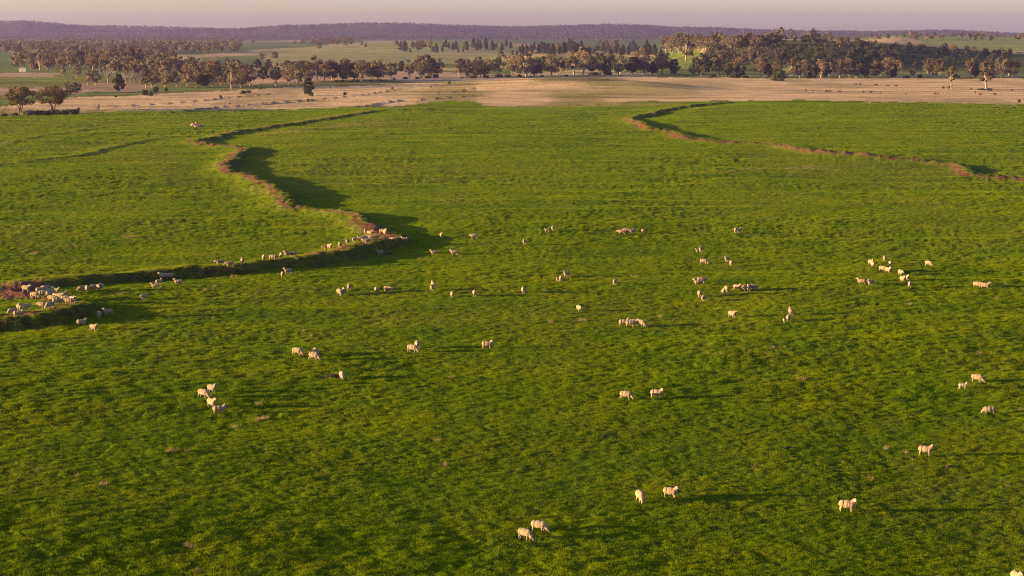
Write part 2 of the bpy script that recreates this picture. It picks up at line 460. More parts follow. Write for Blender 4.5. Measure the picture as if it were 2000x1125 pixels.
# ------------------------------------------------------------------ ground sheet
def build_ground():
    v = np.linspace(1190, 203, 560)
    dn = HCAM * FPX / (v - YHOR)
    dn = np.concatenate([np.linspace(30, dn[0], 14)[:-1], dn])
    nf = 210
    df = dn[-1] * (12600 / dn[-1]) ** (np.arange(1, nf + 1) / nf)
    D = np.concatenate([dn, df])
    uc = np.linspace(-.292, .292, 780)
    uo = .292 + .33 * (np.arange(1, 31) / 30.0) ** 1.5
    U = np.concatenate([-uo[::-1], uc, uo])
    X = np.outer(D, U); Y = np.repeat(D[:, None], len(U), 1)
    x, y = X.ravel(), Y.ravel()
    zo, soil, dry, dark_face = banks(x, y)
    z = macro(x, y) + zo + tussock(x, y)
    c, soil = ground_colour(x, y, soil, dry, dark_face)
    z -= np.clip(soil, 0, 1) * .06
    nr, nc = len(D), len(U)
    me = bpy.data.meshes.new('ground')
    idx = np.arange(nr * nc).reshape(nr, nc)
    q = np.stack([idx[:-1, :-1], idx[:-1, 1:], idx[1:, 1:], idx[1:, :-1]], -1).reshape(-1, 4)
    me.vertices.add(nr * nc); me.vertices.foreach_set('co', np.stack([x, y, z], -1).astype(np.float32).ravel())
    me.loops.add(q.size); me.loops.foreach_set('vertex_index', q.astype(np.int32).ravel())
    me.polygons.add(len(q)); me.polygons.foreach_set('loop_start', np.arange(0, q.size, 4, dtype=np.int32))
    me.polygons.foreach_set('use_smooth', np.ones(len(q), bool))
    me.update(); me.validate()
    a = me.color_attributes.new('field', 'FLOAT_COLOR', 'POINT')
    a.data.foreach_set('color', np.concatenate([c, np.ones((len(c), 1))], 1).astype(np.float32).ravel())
    return link('ground', me, M_ground, kind='structure', label='rolling green sheep paddock with dry farmland and hills beyond')
build_ground()

# ------------------------------------------------------------------ mesh helpers
def tri_mesh(name, V, Fc, mats=(), midx=None, smooth=False):
    me = bpy.data.meshes.new(name)
    me.from_pydata([tuple(p) for p in V], [], [tuple(f) for f in Fc])
    for m in mats: me.materials.append(m)
    if midx is not None: me.polygons.foreach_set('material_index', np.asarray(midx, np.int32))
    if smooth: me.polygons.foreach_set('use_smooth', np.ones(len(me.polygons), bool))
    me.update()
    return me

def blades(n, rad, hmin, hmax, w, lean, seed, flat=1.0):
    r = random.Random(seed); V, Fc = [], []
    for _ in range(n):
        a = r.uniform(0, 6.283); d = rad * math.sqrt(r.random())
        x, y = d * math.cos(a), d * math.sin(a)
        h = r.uniform(hmin, hmax) * (1 - .45 * d / rad)
        b = r.uniform(0, 6.283)
        lx, ly = math.cos(a) * lean * r.random() * h + .3 * h * r.uniform(-1, 1), math.sin(a) * lean * r.random() * h + .3 * h * r.uniform(-1, 1)
        wx, wy = w * math.cos(b), w * math.sin(b)
        k = len(V)
        V += [(x - wx, y - wy, -.03), (x + wx, y + wy, -.03), (x + lx + wx * .3, y + ly + wy * .3, h), (x + lx - wx * .3, y + ly - wy * .3, h * .93)]
        Fc += [(k, k + 1, k + 2, k + 3)]
    return V, Fc

# pasture grass: uncountable, one object
def build_grass():
    protos = []
    pc = bpy.data.collections.new('grass_tufts')
    for i in range(4):
        V, Fc = blades(60, .34, .035, .11, .0095, .6, 100 + i)
        me = tri_mesh('grass_tuft', V, Fc, [M_grass])
        o = bpy.data.objects.new('grass_tuft', me)
        pc.objects.link(o)
    # scatter: density falls with distance
    pts = []
    for d0, d1, dens in ((100, 170, 12), (170, 260, 8), (260, 380, 4.5), (380, 560, 2.4), (560, 800, 1.0)):
        area = .31 * (d1 * d1 - d0 * d0)
        n = int(area * dens)
        y = np.sqrt(rng.uniform(d0 * d0, d1 * d1, n)); x = rng.uniform(-.31, .31, n) * y
        pts.append(np.stack([x, y], -1))
    P = np.concatenate(pts)
    x, y = P[:, 0], P[:, 1]
    patch = vnoise(x / 24, y / 34, 24)
    zo, soil, dry, dark_face = banks(x, y)
    lump = vnoise(x / .62, y / .7, 22)
    pr = .45 + .55 * sstep(.25, .6, lump * .6 + patch * .4)
    pr *= (1 - np.clip(soil * 1.4, 0, 1)) * (1 - .85 * np.clip(dark_face, 0, 1))
    edge = poly_mask(x, y, [(-900, 232), (-100, 226), (0, 226), (150, 222), (470, 215), (690, 209), (960, 210), (1230, 204), (1370, 200), (2000, 204), (2900, 206), (6000, 1400), (-6000, 1400)]) | (y < 560)
    for (px, py, rx, ry) in [(38, 570, 3, 8), (60, 576, 3, 5), (742, 461, 2.0, 7), (728, 452, 1.6, 6)]:
        q = ground_at(px, py); pr = np.where(((x - q[0]) / rx) ** 2 + ((y - q[1]) / ry) ** 2 < 1, 0, pr)
    keep = (rng.random(len(x)) < pr) & edge
    x, y, lump, patch, zo = x[keep], y[keep], lump[keep], patch[keep], zo[keep]
    z = macro(x, y) + zo + tussock(x, y)
    n = len(x)
    me = bpy.data.meshes.new('grass')
    me.vertices.add(n); me.vertices.foreach_set('co', np.stack([x, y, z], -1).astype(np.float32).ravel())
    a = me.attributes.new('turn', 'FLOAT_VECTOR', 'POINT')
    a.data.foreach_set('vector', np.stack([rng.normal(0, .12, n), rng.normal(0, .12, n), rng.uniform(0, 6.283, n)], -1).astype(np.float32).ravel())
    s = (.8 + .4 * lump) * (.8 + .4 * patch) * rng.uniform(.7, 1.3, n) * (1 + .5 * sstep(260, 700, y))
    a = me.attributes.new('size', 'FLOAT', 'POINT'); a.data.foreach_set('value', s.astype(np.float32))
    o = link('grass', me, M_grass, kind='stuff', label='short green pasture grass covering the sheep paddock')
    ng = bpy.data.node_groups.new('grass_scatter', 'GeometryNodeTree')
    ng.interface.new_socket('Geometry', in_out='INPUT', socket_type='NodeSocketGeometry')
    ng.interface.new_socket('Geometry', in_out='OUTPUT', socket_type='NodeSocketGeometry')
    gi = ng.nodes.new('NodeGroupInput'); go = ng.nodes.new('NodeGroupOutput')
    ci = ng.nodes.new('GeometryNodeCollectionInfo'); ci.inputs['Collection'].default_value = pc
    ci.inputs['Separate Children'].default_value = True; ci.inputs['Reset Children'].default_value = True
    ip = ng.nodes.new('GeometryNodeInstanceOnPoints'); ip.inputs['Pick Instance'].default_value = True
    ra = ng.nodes.new('GeometryNodeInputNamedAttribute'); ra.data_type = 'FLOAT_VECTOR'; ra.inputs['Name'].default_value = 'turn'
    sa = ng.nodes.new('GeometryNodeInputNamedAttribute'); sa.data_type = 'FLOAT'; sa.inputs['Name'].default_value = 'size'
    ng.links.new(gi.outputs[0], ip.inputs['Points']); ng.links.new(ci.outputs[0], ip.inputs['Instance'])
    ng.links.new(ra.outputs['Attribute'], ip.inputs['Rotation']); ng.links.new(sa.outputs['Attribute'], ip.inputs['Scale'])
    ng.links.new(ip.outputs[0], go.inputs[0])
    md = o.modifiers.new('scatter', 'NODES'); md.node_group = ng
    print('grass tufts', n)
build_grass()

def build_fringe():
    # dry seed heads left along the bank crests and the old furrow
    pc = bpy.data.collections.new('dry_tufts')
    for i in range(3):
        V, Fc = blades(34, .38, .08, .30, .007, .8, 150 + i)
        pc.objects.link(bpy.data.objects.new('dry_tuft', tri_mesh('dry_tuft', V, Fc, [M_dry])))
    r = np.random.default_rng(33)
    px, py, sz = [], [], []
    for li, C in enumerate(BANKS[:2]):
        d = np.diff(C[:, :2], axis=0); L = np.hypot(d[:, 0], d[:, 1])
        for i in range(len(d)):
            n = r.poisson(L[i] * ((2.6 if C[i, 1] < 232 else 1.0) if li == 0 else .45) * (.25 + 1.5 * vnoise(np.array([i / 6.0]), np.array([li * 9.0]), 41)[0]))
            t = r.random(n); off = r.normal(1.1, 1.3, n)
            nx, ny = -d[i, 1] / (L[i] + 1e-6), d[i, 0] / (L[i] + 1e-6)
            px.append(C[i, 0] + d[i, 0] * t + nx * off); py.append(C[i, 1] + d[i, 1] * t + ny * off); sz.append(r.uniform(.6, 1.3, n))
    for ln, n in (([(505, 262), (560, 257), (640, 249), (700, 243), (800, 238)], 420), ([(1330, 338), (1430, 334), (1560, 329), (1600, 326)], 120), ([(860, 400), (880, 392), (920, 396)], 30)):
        W = catmull([ground_at(a, b) for a, b in ln], 3)
        k = r.integers(0, len(W), n)
        px.append(W[k, 0] + r.normal(0, 1.5, n)); py.append(W[k, 1] + r.normal(0, 2.2, n)); sz.append(r.uniform(.6, 1.4, n))
    x, y, s = np.concatenate(px), np.concatenate(py), np.concatenate(sz)
    z = height(x, y)
    n = len(x)
    me = bpy.data.meshes.new('dry_fringe_grass')
    me.vertices.add(n); me.vertices.foreach_set('co', np.stack([x, y, z], -1).astype(np.float32).ravel())
    a = me.attributes.new('turn', 'FLOAT_VECTOR', 'POINT'); a.data.foreach_set('vector', np.stack([r.normal(0, .15, n), r.normal(0, .15, n), r.uniform(0, 6.283, n)], -1).astype(np.float32).ravel())
    a = me.attributes.new('size', 'FLOAT', 'POINT'); a.data.foreach_set('value', s.astype(np.float32))
    o = link('dry_fringe_grass', me, M_dry, kind='stuff', label='dry straw-coloured grass fringing the earth banks')
    ng = bpy.data.node_groups['grass_scatter'].copy()
    for nd in ng.nodes:
        if nd.type == 'COLLECTION_INFO': nd.inputs['Collection'].default_value = pc
    o.modifiers.new('scatter', 'NODES').node_group = ng
build_fringe()

# ------------------------------------------------------------------ woody plants
def tube(V, Fc, pts, rad, n=6):
    k0 = len(V)
    up = Vector((0, 0, 1))
    for i, p in enumerate(pts):
        p = Vector(p)
        d = (Vector(pts[min(i + 1, len(pts) - 1)]) - Vector(pts[max(i - 1, 0)])).normalized()
        a = d.cross(Vector((1, 0, 0)) if abs(d.x) < .8 else Vector((0, 1, 0))).normalized()
        b = d.cross(a)
        for j in range(n):
            t = 6.2832 * j / n
            V.append(tuple(p + (a * math.cos(t) + b * math.sin(t)) * rad[i]))
    for i in range(len(pts) - 1):
        for j in range(n):
            q = k0 + i * n
            Fc.append((q + j, q + (j + 1) % n, q + n + (j + 1) % n, q + n + j))
    Fc.append(tuple(k0 + (len(pts) - 1) * n + j for j in range(n)))

def leaves(V, Fc, c, r, n, size, rd):
    for _ in range(n):
        while True:
            q = Vector((rd.uniform(-1, 1), rd.uniform(-1, 1), rd.uniform(-1, 1)))
            if .05 < q.length < 1: break
        q = q.normalized() * (q.length ** .45)
        p = Vector((c[0] + q.x * r[0], c[1] + q.y * r[1], c[2] + q.z * r[2]))
        a = Vector((rd.gauss(0, 1), rd.gauss(0, 1), rd.gauss(0, 1))).normalized()
        b = a.cross(Vector((rd.gauss(0, 1), rd.gauss(0, 1), rd.gauss(0, 1)))).normalized()
        s = size * rd.uniform(.6, 1.3)
        k = len(V)
        V += [tuple(p - a * s), tuple(p + b * s * .6), tuple(p + a * s), tuple(p - b * s * .6)]
        Fc.append((k, k + 1, k + 2, k + 3))

def gum(seed, H=14.0, W=10.0, stems=1, bare=.3, nclump=11, nleaf=62, lmat=None, bark=None, flat=.75, leaf=.42):
    """trunk mesh and crown mesh of a eucalypt: forked pale limbs carrying separate leaf clumps"""
    rd = random.Random(seed)
    TV, TF, CV, CF = [], [], [], []
    ends = []
    for _ in range(400):
        if len(ends) >= nclump: break
        a = rd.uniform(0, 6.283); rr = rd.random() ** .4
        zz = rd.uniform(bare + .04, .93)
        env = math.sin(min(1, max(0, (zz - bare + .12) / (1.12 - bare))) * math.pi) ** .6
        p = Vector((math.cos(a) * rr * env * W * .42, math.sin(a) * rr * env * W * .42, zz * H))
        if all((p - e).length > W * .15 for e in ends): ends.append(p)
    ends.sort(key=lambda e: e.z)
    for si in range(stems):
        ang = 6.283 * si / stems + rd.random()
        off = Vector((math.cos(ang), math.sin(ang), 0)) * (.35 if stems > 1 else 0)
        f = off * rd.uniform(2, 5) + Vector((rd.uniform(-.5, .5), rd.uniform(-.5, .5), H * bare * rd.uniform(.8, 1.2)))
        r0 = H * .026 / math.sqrt(stems) + .06
        tube(TV, TF, [off + Vector((0, 0, -.5)), off * 1.3 + Vector((rd.uniform(-.2, .2), 0, f.z * .5)), f], [r0 * 1.3, r0, r0 * .8], 7)
        for e in ends[si::stems]:
            m = f.lerp(e, .5) + Vector((rd.uniform(-.6, .6), rd.uniform(-.6, .6), -H * .02))
            tube(TV, TF, [f, m, e], [r0 * .55, r0 * .33, r0 * .1], 5)
    for e in ends:
        cr = W * rd.uniform(.085, .175)
        leaves(CV, CF, e, (cr, cr, cr * flat * rd.uniform(.8, 1.3)), int(nleaf * rd.uniform(.7, 1.3)), leaf, rd)
        for _ in range(3):
            o = Vector((rd.uniform(-1, 1), rd.uniform(-1, 1), rd.uniform(-.8, .6))) * cr * .9
            leaves(CV, CF, e + o, (cr * .45, cr * .45, cr * .38), int(nleaf * .25), leaf * .9, rd)
    return tri_mesh('trunk', TV, TF, [bark or M_bark], smooth=True), tri_mesh('crown', CV, CF, [lmat or M_gum])

def pine(seed, H=11.0, W=5.5):
    rd = random.Random(seed); TV, TF, CV, CF = [], [], [], []
    tube(TV, TF, [(0, 0, -.4), (.05, 0, H * .5), (0, .05, H * .95)], [.22, .14, .03], 6)
    for i in range(16):
        t = i / 15.0
        z = H * (.08 + .9 * t); r = W * .5 * (1 - t ** 3.2) * rd.uniform(.7, 1.15) + .25
        for k in range(4):
            a = rd.uniform(0, 6.28)
            leaves(CV, CF, (math.cos(a) * r * .5, math.sin(a) * r * .5, z), (r * .6, r * .6, H * .06), 18, .42, rd)
    return tri_mesh('trunk', TV, TF, [M_barkdark], smooth=True), tri_mesh('crown', CV, CF, [M_pine])

def dead(seed, H=11.0, W=8.0):
    rd = random.Random(seed); TV, TF, CV, CF = [], [], [], []
    tube(TV, TF, [(0, 0, -.4), (rd.uniform(-.3, .3), 0, H * .22), (rd.uniform(-.4, .4), 0, H * .42)], [.36, .27, .2], 7)
    for i in range(13):
        a = rd.uniform(0, 6.28)
        b = Vector((0, 0, H * rd.uniform(.2, .42)))
        e = Vector((math.cos(a) * W * rd.uniform(.15, .5), math.sin(a) * W * rd.uniform(.15, .5), H * rd.uniform(.55, 1)))
        m = b.lerp(e, .5) + Vector((rd.uniform(-.5, .5), rd.uniform(-.5, .5), -.5))
        tube(CV, CF, [b, m, e], [.17, .12, .04], 5)
        for _ in range(4):
            s = m.lerp(e, rd.random()); q = s + Vector((rd.uniform(-1.4, 1.4), rd.uniform(-1.4, 1.4), rd.uniform(.2, 1.8)))
            tube(CV, CF, [s, q], [.07, .025], 4)
    return tri_mesh('trunk', TV, TF, [M_dead], smooth=True), tri_mesh('branches', CV, CF, [M_dead], smooth=True)

def shrub(seed, H=2.0, W=3.0, lmat=None, n=5):
    rd = random.Random(seed); TV, TF, CV, CF = [], [], [], []
    for i in range(n):
        a = rd.uniform(0, 6.28); r = W * .33 * math.sqrt(rd.random())
        e = Vector((math.cos(a) * r, math.sin(a) * r, H * rd.uniform(.4, .72)))
        tube(TV, TF, [(e.x * .2, e.y * .2, -.2), e], [.07, .02], 5)
        leaves(CV, CF, e, (W * .26, W * .26, H * .34), 70, .16 * (H + W) / 5 + .06, rd)
        leaves(CV, CF, (e.x * 1.1, e.y * 1.1, H * .2), (W * .25, W * .25, H * .22), 30, .16 * (H + W) / 5 + .06, rd)
    return tri_mesh('stems', TV, TF, [M_barkdark], smooth=True), tri_mesh('foliage', CV, CF, [lmat or M_shrub])

GUMS = [gum(200 + i, 14, w, st, b, nc) for i, (w, st, b, nc) in enumerate([(11.5, 1, .22, 22), (9.5, 1, .27, 17), (13, 2, .18, 26), (11, 1, .16, 23), (12.5, 3, .14, 25), (9, 1, .2, 18), (11.5, 2, .24, 20), (13.5, 1, .24, 27)])]
TALL = [gum(240 + i, 16, 8.5, 1, .3, 17, 90, leaf=.45, flat=.8) for i in range(2)]
DARK = [gum(260 + i, 11, w, 1, .12, 24, 95, M_gumdark, M_barkdark) for i, w in enumerate((9, 11, 8))]
OLIVE_T = [gum(280 + i, 11, w, 3, .32, 20, 90, M_yellow, M_barkdark, flat=.75, leaf=.36) for i, w in enumerate((10.5, 13))]
YEL = [gum(290, 12, 6.5, 1, .2, 11, 90, M_yellow)]
PINES = [pine(300 + i, 11, w) for i, w in enumerate((6.4, 7.4, 5.6))]
DEAD = [dead(310 + i) for i in range(3)]
SHRUBS = [shrub(320 + i, 2, w) for i, w in enumerate((3, 2.4, 3.6))]
DSHRUBS = [shrub(330 + i, 2, w, M_gumdark, 6) for i, w in enumerate((4, 5, 3.4))]
KIND = {'g': GUMS, 'T': TALL, 'd': DARK, 'o': OLIVE_T, 'y': YEL, 'p': PINES, 'x': DEAD, 's': SHRUBS, 'h': DSHRUBS}
REFH = {'g': 14, 'T': 16, 'd': 11, 'o': 11, 'y': 12, 'p': 11, 'x': 11, 's': 2, 'h': 2}
PARTS = {'p': ('trunk', 'crown'), 'x': ('trunk', 'branches'), 's': ('stems', 'foliage'), 'h': ('stems', 'foliage')}
NAMES = {'g': 'gum_tree', 'T': 'gum_tree', 'd': 'dark_tree', 'o': 'spreading_tree', 'y': 'gum_tree', 'p': 'pine_tree', 'x': 'dead_tree', 's': 'shrub', 'h': 'dark_shrub'}
CATS = {'s': 'shrub', 'h': 'shrub'}

def ordinal(n):
    suf = 'th' if 10 <= n % 100 <= 20 else {1: 'st', 2: 'nd', 3: 'rd'}.get(n % 10, 'th')
    return '%d%s' % (n, suf)

def plant(kind, px, py, hpx, label, group=None, var=None, wide=1.0):
    """one tree or shrub whose foot is seen at (px, py) and which stands hpx photo pixels tall"""
    x, y = ground_at(px, py)
    z = float(height(np.array([x]), np.array([y]))[0])
    rd = random.Random(int(px * 131 + py * 17))
    P = KIND[kind]
    t, c = P[rd.randrange(len(P)) if var is None else var]
    s = hpx * math.hypot(y, HCAM) / FPX / REFH[kind]
    e = bpy.data.objects.new(NAMES[kind], None); COL.objects.link(e)
    e.empty_display_size = .5
    e.location = (x, y, z - .05); e.rotation_euler = (0, 0, rd.uniform(0, 6.28)); e.scale = (s * wide, s * wide, s)
    e['label'] = label; e['category'] = CATS.get(kind, 'tree')
    if group: e['group'] = group
    a, b = PARTS.get(kind, ('trunk', 'crown'))
    link(a, t, None, e); link(b, c, None, e)
    return e

DESC = {'g': 'brown-green gum tree', 'T': 'tall gum tree with pale trunk', 'd': 'dense dark tree', 'o': 'olive multi-stemmed tree', 'y': 'yellowish leafy tree', 'p': 'dark conical pine', 'x': 'bare white dead tree', 's': 'low green shrub', 'h': 'dark low shrub'}
def row(items, place, group):
    """items (kind, x, y, height[, width]); labels count each kind from the left"""
    items = sorted(items, key=lambda i: i[1])
    tot = {}
    for it in items: tot[it[0]] = tot.get(it[0], 0) + 1
    cnt = {}
    for it in items:
        k = it[0]; cnt[k] = cnt.get(k, 0) + 1
        lab = DESC[k] + ' ' + place + ('' if tot[k] == 1 else ', %s such from left' % ordinal(cnt[k]))
        plant(k, it[1], it[2], it[3], lab, group, None, it[4] if len(it) > 4 else 1.0)

# near left clump
plant('o', 40, 220, 53, 'olive spreading tree at the far left paddock corner, left of two', 'corner trees', 0, 1.35)
plant('o', 104, 217, 48, 'wide olive many-stemmed tree at the left paddock corner, right of two', 'corner trees', 1, 1.45)
row([('h', x, y, h, w) for x, y, h, w in [(8, 227, 6, 1.2), (30, 226, 7, 1.2), (56, 225, 11, 1.1), (76, 225, 10, 1.2), (92, 225, 10, 1.2), (108, 224, 11, 1.1), (124, 224, 10, 1.2), (141, 223, 10, 1.1)]], 'in the hedge under the corner trees', 'hedge at the left paddock corner')
plant('h', 146, 181, 22, 'big dark rounded bush behind the corner trees', None, 1, .75)
plant('d', 232, 181, 37, 'dark dense tree standing before the white dead trees', None, 0, .8)
plant('d', 603, 187, 35, 'lone dark round-topped tree in the dry grass', None, 2, .95)
plant('T', 1858, 174, 47, 'lone gum with tall pale trunk beside the cattle, left of two', 'lone gums by the cattle', 0, .95)
plant('T', 1926, 176, 58, 'lone gum with dense round crown beside the cattle, right of two', 'lone gums by the cattle', 1, 1.15)
plant('s', 1521, 158, 24, 'yellow-green conical bush at the edge of the dry field', None, 0, .75)
# creek line, left part
row([('g', 150, 152, 26), ('g', 122, 149, 22), ('g', 172, 166, 30), ('g', 186, 166, 28), ('g', 285, 172, 34), ('g', 304, 172, 36), ('g', 322, 171, 40), ('g', 345, 170, 45), ('g', 366, 168, 44), ('g', 384, 171, 52), ('g', 400, 168, 42), ('g', 416, 168, 50),
     ('g', 432, 166, 34), ('g', 452, 174, 50), ('g', 470, 172, 46), ('g', 488, 168, 42), ('d', 398, 171, 26), ('x', 196, 160, 30), ('x', 211, 163, 38), ('x', 224, 160, 30), ('x', 246, 165, 28), ('x', 255, 166, 30), ('x', 264, 165, 30), ('x', 274, 166, 28), ('y', 296, 171, 30)],
    'in the left creek-side grove', 'trees of the left creek-side grove')
# behind it, by the far paddocks
row([('g', x, y, h) for x, y, h in [(36, 118, 22), (62, 136, 33), (78, 137, 40), (93, 137, 32), (106, 128, 28), (121, 137, 32), (136, 131, 30), (151, 135, 40), (166, 133, 43), (181, 136, 40), (199, 131, 36), (216, 136, 44), (233, 138, 46), (250, 139, 50), (268, 139, 43), (286, 136, 40), (301, 141, 34), (316, 150, 38), (334, 147, 36), (375, 150, 40), (402, 150, 30), (352, 144, 34)]]
    + [('d', x, y, h) for x, y, h in [(70, 136, 22), (230, 139, 26), (262, 139, 28), (310, 120, 16), (330, 121, 18)]],
    'in the second grove behind the creek', 'trees of the second grove behind the creek')
rc = random.Random(17)
CREEK = [(500, 166), (650, 158), (850, 151), (1000, 149), (1300, 146), (1330, 148), (1400, 150), (2030, 152)]
def creek_fill(n, x0, x1, h0, h1):
    o = []
    for i in range(n):
        x = x0 + (x1 - x0) * (i + rc.random()) / n
        o.append(('g' if rc.random() < .72 else 'd', x, np.interp(x, [c[0] for c in CREEK], [c[1] for c in CREEK]) - rc.uniform(0, 7), rc.uniform(h0, h1)))
    return o
# creek line, middle
row(creek_fill(14, 505, 740, 24, 40) + creek_fill(16, 880, 1330, 22, 38) + [('T', 539, 168, 46), ('g', 565, 165, 30), ('g', 582, 162, 44), ('g', 600, 160, 42), ('g', 620, 160, 52), ('g', 648, 158, 43), ('g', 676, 158, 41), ('g', 692, 158, 38), ('g', 706, 159, 41), ('g', 738, 157, 43), ('g', 763, 156, 36), ('d', 785, 141, 22), ('g', 800, 152, 36), ('g', 822, 152, 43), ('g', 838, 152, 46), ('d', 842, 151, 38), ('g', 854, 149, 38),
     ('d', 503, 135, 20), ('d', 525, 138, 22), ('g', 555, 150, 30), ('d', 572, 148, 28), ('d', 590, 142, 24), ('g', 912, 152, 36), ('g', 928, 152, 38), ('g', 938, 151, 34), ('d', 900, 138, 24), ('g', 965, 141, 26), ('g', 980, 136, 36), ('d', 945, 150, 24),
     ('g', 1001, 148, 40), ('g', 1027, 150, 50), ('d', 1044, 149, 34), ('g', 1077, 147, 43), ('T', 1095, 150, 40), ('y', 1121, 146, 50), ('g', 1139, 147, 56), ('g', 1172, 147, 45), ('d', 1184, 147, 32), ('g', 1192, 147, 42), ('g', 1211, 145, 36), ('d', 1235, 146, 36), ('g', 1257, 146, 52), ('d', 1275, 146, 22), ('g', 1293, 146, 46), ('d', 1318, 146, 30)],
    'in the middle creek-side row', 'trees of the middle creek-side row')
# creek line, right
row(creek_fill(16, 1340, 2000, 20, 34) + [('d', 1370, 150, 46), ('g', 1402, 150, 44), ('d', 1420, 151, 27), ('d', 1446, 151, 26), ('g', 1486, 151, 42), ('d', 1500, 151, 26), ('g', 1545, 153, 40), ('g', 1562, 153, 32), ('d', 1589, 153, 30), ('g', 1603, 152, 38), ('d', 1614, 152, 28), ('g', 1640, 152, 38), ('g', 1660, 152, 38), ('g', 1672, 152, 34), ('d', 1687, 152, 33), ('g', 1710, 152, 34), ('g', 1736, 152, 40), ('d', 1745, 152, 26), ('g', 1785, 152, 31), ('g', 1815, 150, 36), ('g', 1828, 152, 35), ('g', 1895, 151, 36), ('d', 1905, 151, 22), ('g', 1955, 152, 40), ('g', 1978, 152, 36), ('g', 2012, 152, 38)],
    'in the right creek-side row', 'trees of the right creek-side row')
# understorey along the creek
row([('h', x + rc.uniform(-5, 5), y, h * rc.uniform(.45, 1.1), w * rc.uniform(.6, 1.3)) for x, y, h, w in [(652, 160, 5, 1.5), (668, 160, 6, 1.4), (684, 160, 6, 1.4), (700, 160, 7, 1.4), (722, 159, 6, 1.5), (745, 158, 6, 1.5), (768, 156, 6, 1.3), (793, 154, 7, 1.4), (812, 154, 7, 1.4), (836, 153, 8, 1.3), (852, 152, 8, 1.2), (902, 153, 5, 1.4), (925, 153, 7, 1.3), (945, 152, 8, 1.3), (978, 151, 7, 1.4), (994, 150, 7, 1.4), (1012, 151, 6, 1.5), (1060, 150, 6, 1.5), (1110, 149, 6, 1.5), (1160, 147, 6, 1.5), (1190, 147, 7, 1.4), (1340, 150, 5, 1.6), (1390, 151, 7, 1.5), (1430, 152, 9, 1.3), (1460, 152, 9, 1.3), (1515, 152, 9, 1.3), (1530, 153, 9, 1.3), (1580, 153, 9, 1.3), (1700, 153, 7, 1.5), (1766, 152, 7, 1.5), (1800, 152, 8, 1.5), (1870, 152, 6, 1.5)]],
    'under the creek-side trees', 'dark shrubs under the creek trees')
row([('s', x, y, h, w) for x, y, h, w in [(284, 186, 12, 1.0), (295, 187, 10, 1), (305, 180, 12, .9), (324, 178, 8, .8), (226, 190, 4, .8), (192, 208, 4, .8), (431, 191, 5, .7), (475, 183, 7, 1.3), (486, 182, 7, 1.2), (449, 203, 3, .8), (608, 188, 9, .8), (602, 199, 7, .8), (674, 186, 7, .8), (766, 174, 4, .8), (842, 171, 4, .7), (877, 164, 6, .8), (645, 172, 4, .8), (511, 174, 5, .8), (154, 217, 8, .6), (1842, 173, 5, .8), (1855, 173, 6, .7), (1911, 176, 4, .8), (1991, 200, 7, .6), (1905, 181, 3, .7)]],
    'dotting the dry field', 'small shrubs in the dry field')
row([('h', 1918, 176, 4, 1.5), ('h', 1934, 177, 5, 1.6)], 'at the foot of the lone gum', 'shrubs under the lone gum')
# pines on the low ridge
rp = random.Random(5)
pl = []
for i in range(36):
    x = 782 + i * 6.1 + rp.uniform(-3, 3); pl.append(('p', x, 97 + rp.uniform(-5, 4) + 3 * math.sin(i * .7), rp.uniform(8, 20)))
for i in range(58):
    x = 1004 + i * 5.0 + rp.uniform(-3, 3); pl.append(('p', x, 104 + rp.uniform(-6, 4) + 3 * math.sin(i * .5), rp.uniform(9, 25)))
row(pl, 'in the pine row on the low ridge', 'pines along the low ridge')
row([('g', 705, 90, 13), ('d', 714, 93, 8), ('g', 622, 98, 17), ('g', 510, 119, 17), ('g', 537, 118, 18), ('g', 822, 98, 20), ('g', 838, 97, 20), ('g', 909, 101, 22), ('g', 775, 92, 12), ('g', 788, 92, 13), ('g', 1076, 105, 22), ('g', 1090, 104, 20), ('g', 1180, 100, 24), ('g', 1200, 100, 24), ('g', 1060, 76, 9), ('g', 1080, 76, 9), ('g', 1045, 76, 8), ('g', 1115, 76, 8), ('g', 1165, 78, 12), ('g', 1178, 78, 12), ('g', 1200, 78, 13), ('g', 1213, 78, 12), ('g', 1296, 80, 14)],
    'on the pale middle rise', 'trees on the middle rise')
# the wooded hill: trees that stand out
hl = []
for x, y, h in [(1300, 104, 36), (1312, 106, 34), (1326, 104, 40), (1340, 118, 52), (1352, 98, 30), (1365, 96, 30), (1378, 98, 28), (1392, 96, 28), (1404, 94, 26), (1416, 95, 28), (1428, 105, 32), (1440, 96, 30), (1452, 94, 28), (1462, 92, 28), (1474, 95, 30), (1486, 94, 28), (1448, 132, 36), (1465, 118, 26), (1498, 92, 26), (1505, 90, 26), (1516, 90, 28), (1528, 90, 24), (1553, 86, 18), (1570, 86, 20), (1582, 86, 20), (1596, 86, 20), (1610, 88, 22), (1622, 90, 22), (1640, 92, 22), (1655, 84, 12), (1675, 88, 14), (1728, 76, 10), (1735, 76, 10), (1752, 76, 9), (1779, 76, 7), (1808, 77, 12), (1820, 77, 11), (1856, 76, 8), (1892, 76, 8), (1905, 78, 10), (1914, 78, 9), (1935, 80, 9), (1985, 78, 10), (1990, 78, 9), (1775, 102, 20), (1800, 104, 18), (1845, 104, 20), (1862, 104, 18), (1888, 106, 18), (1925, 108, 14)]:
    hl.append(('g' if (x * 7) % 5 or x < 1660 else 'd', x, y, h))
hl += [('d', x, y, h) for x, y, h in [(1680, 98, 20), (1725, 102, 16), (1742, 100, 12), (1950, 108, 11), (1973, 108, 11), (1967, 115, 9), (1378, 124, 20), (1410, 128, 22), (1530, 118, 26), (1560, 116, 24), (1600, 116, 24), (1625, 122, 22), (1665, 114, 22), (1700, 120, 22), (1745, 122, 20)]]
row(hl, 'on the wooded right-hand hill', 'trees on the right-hand hill')

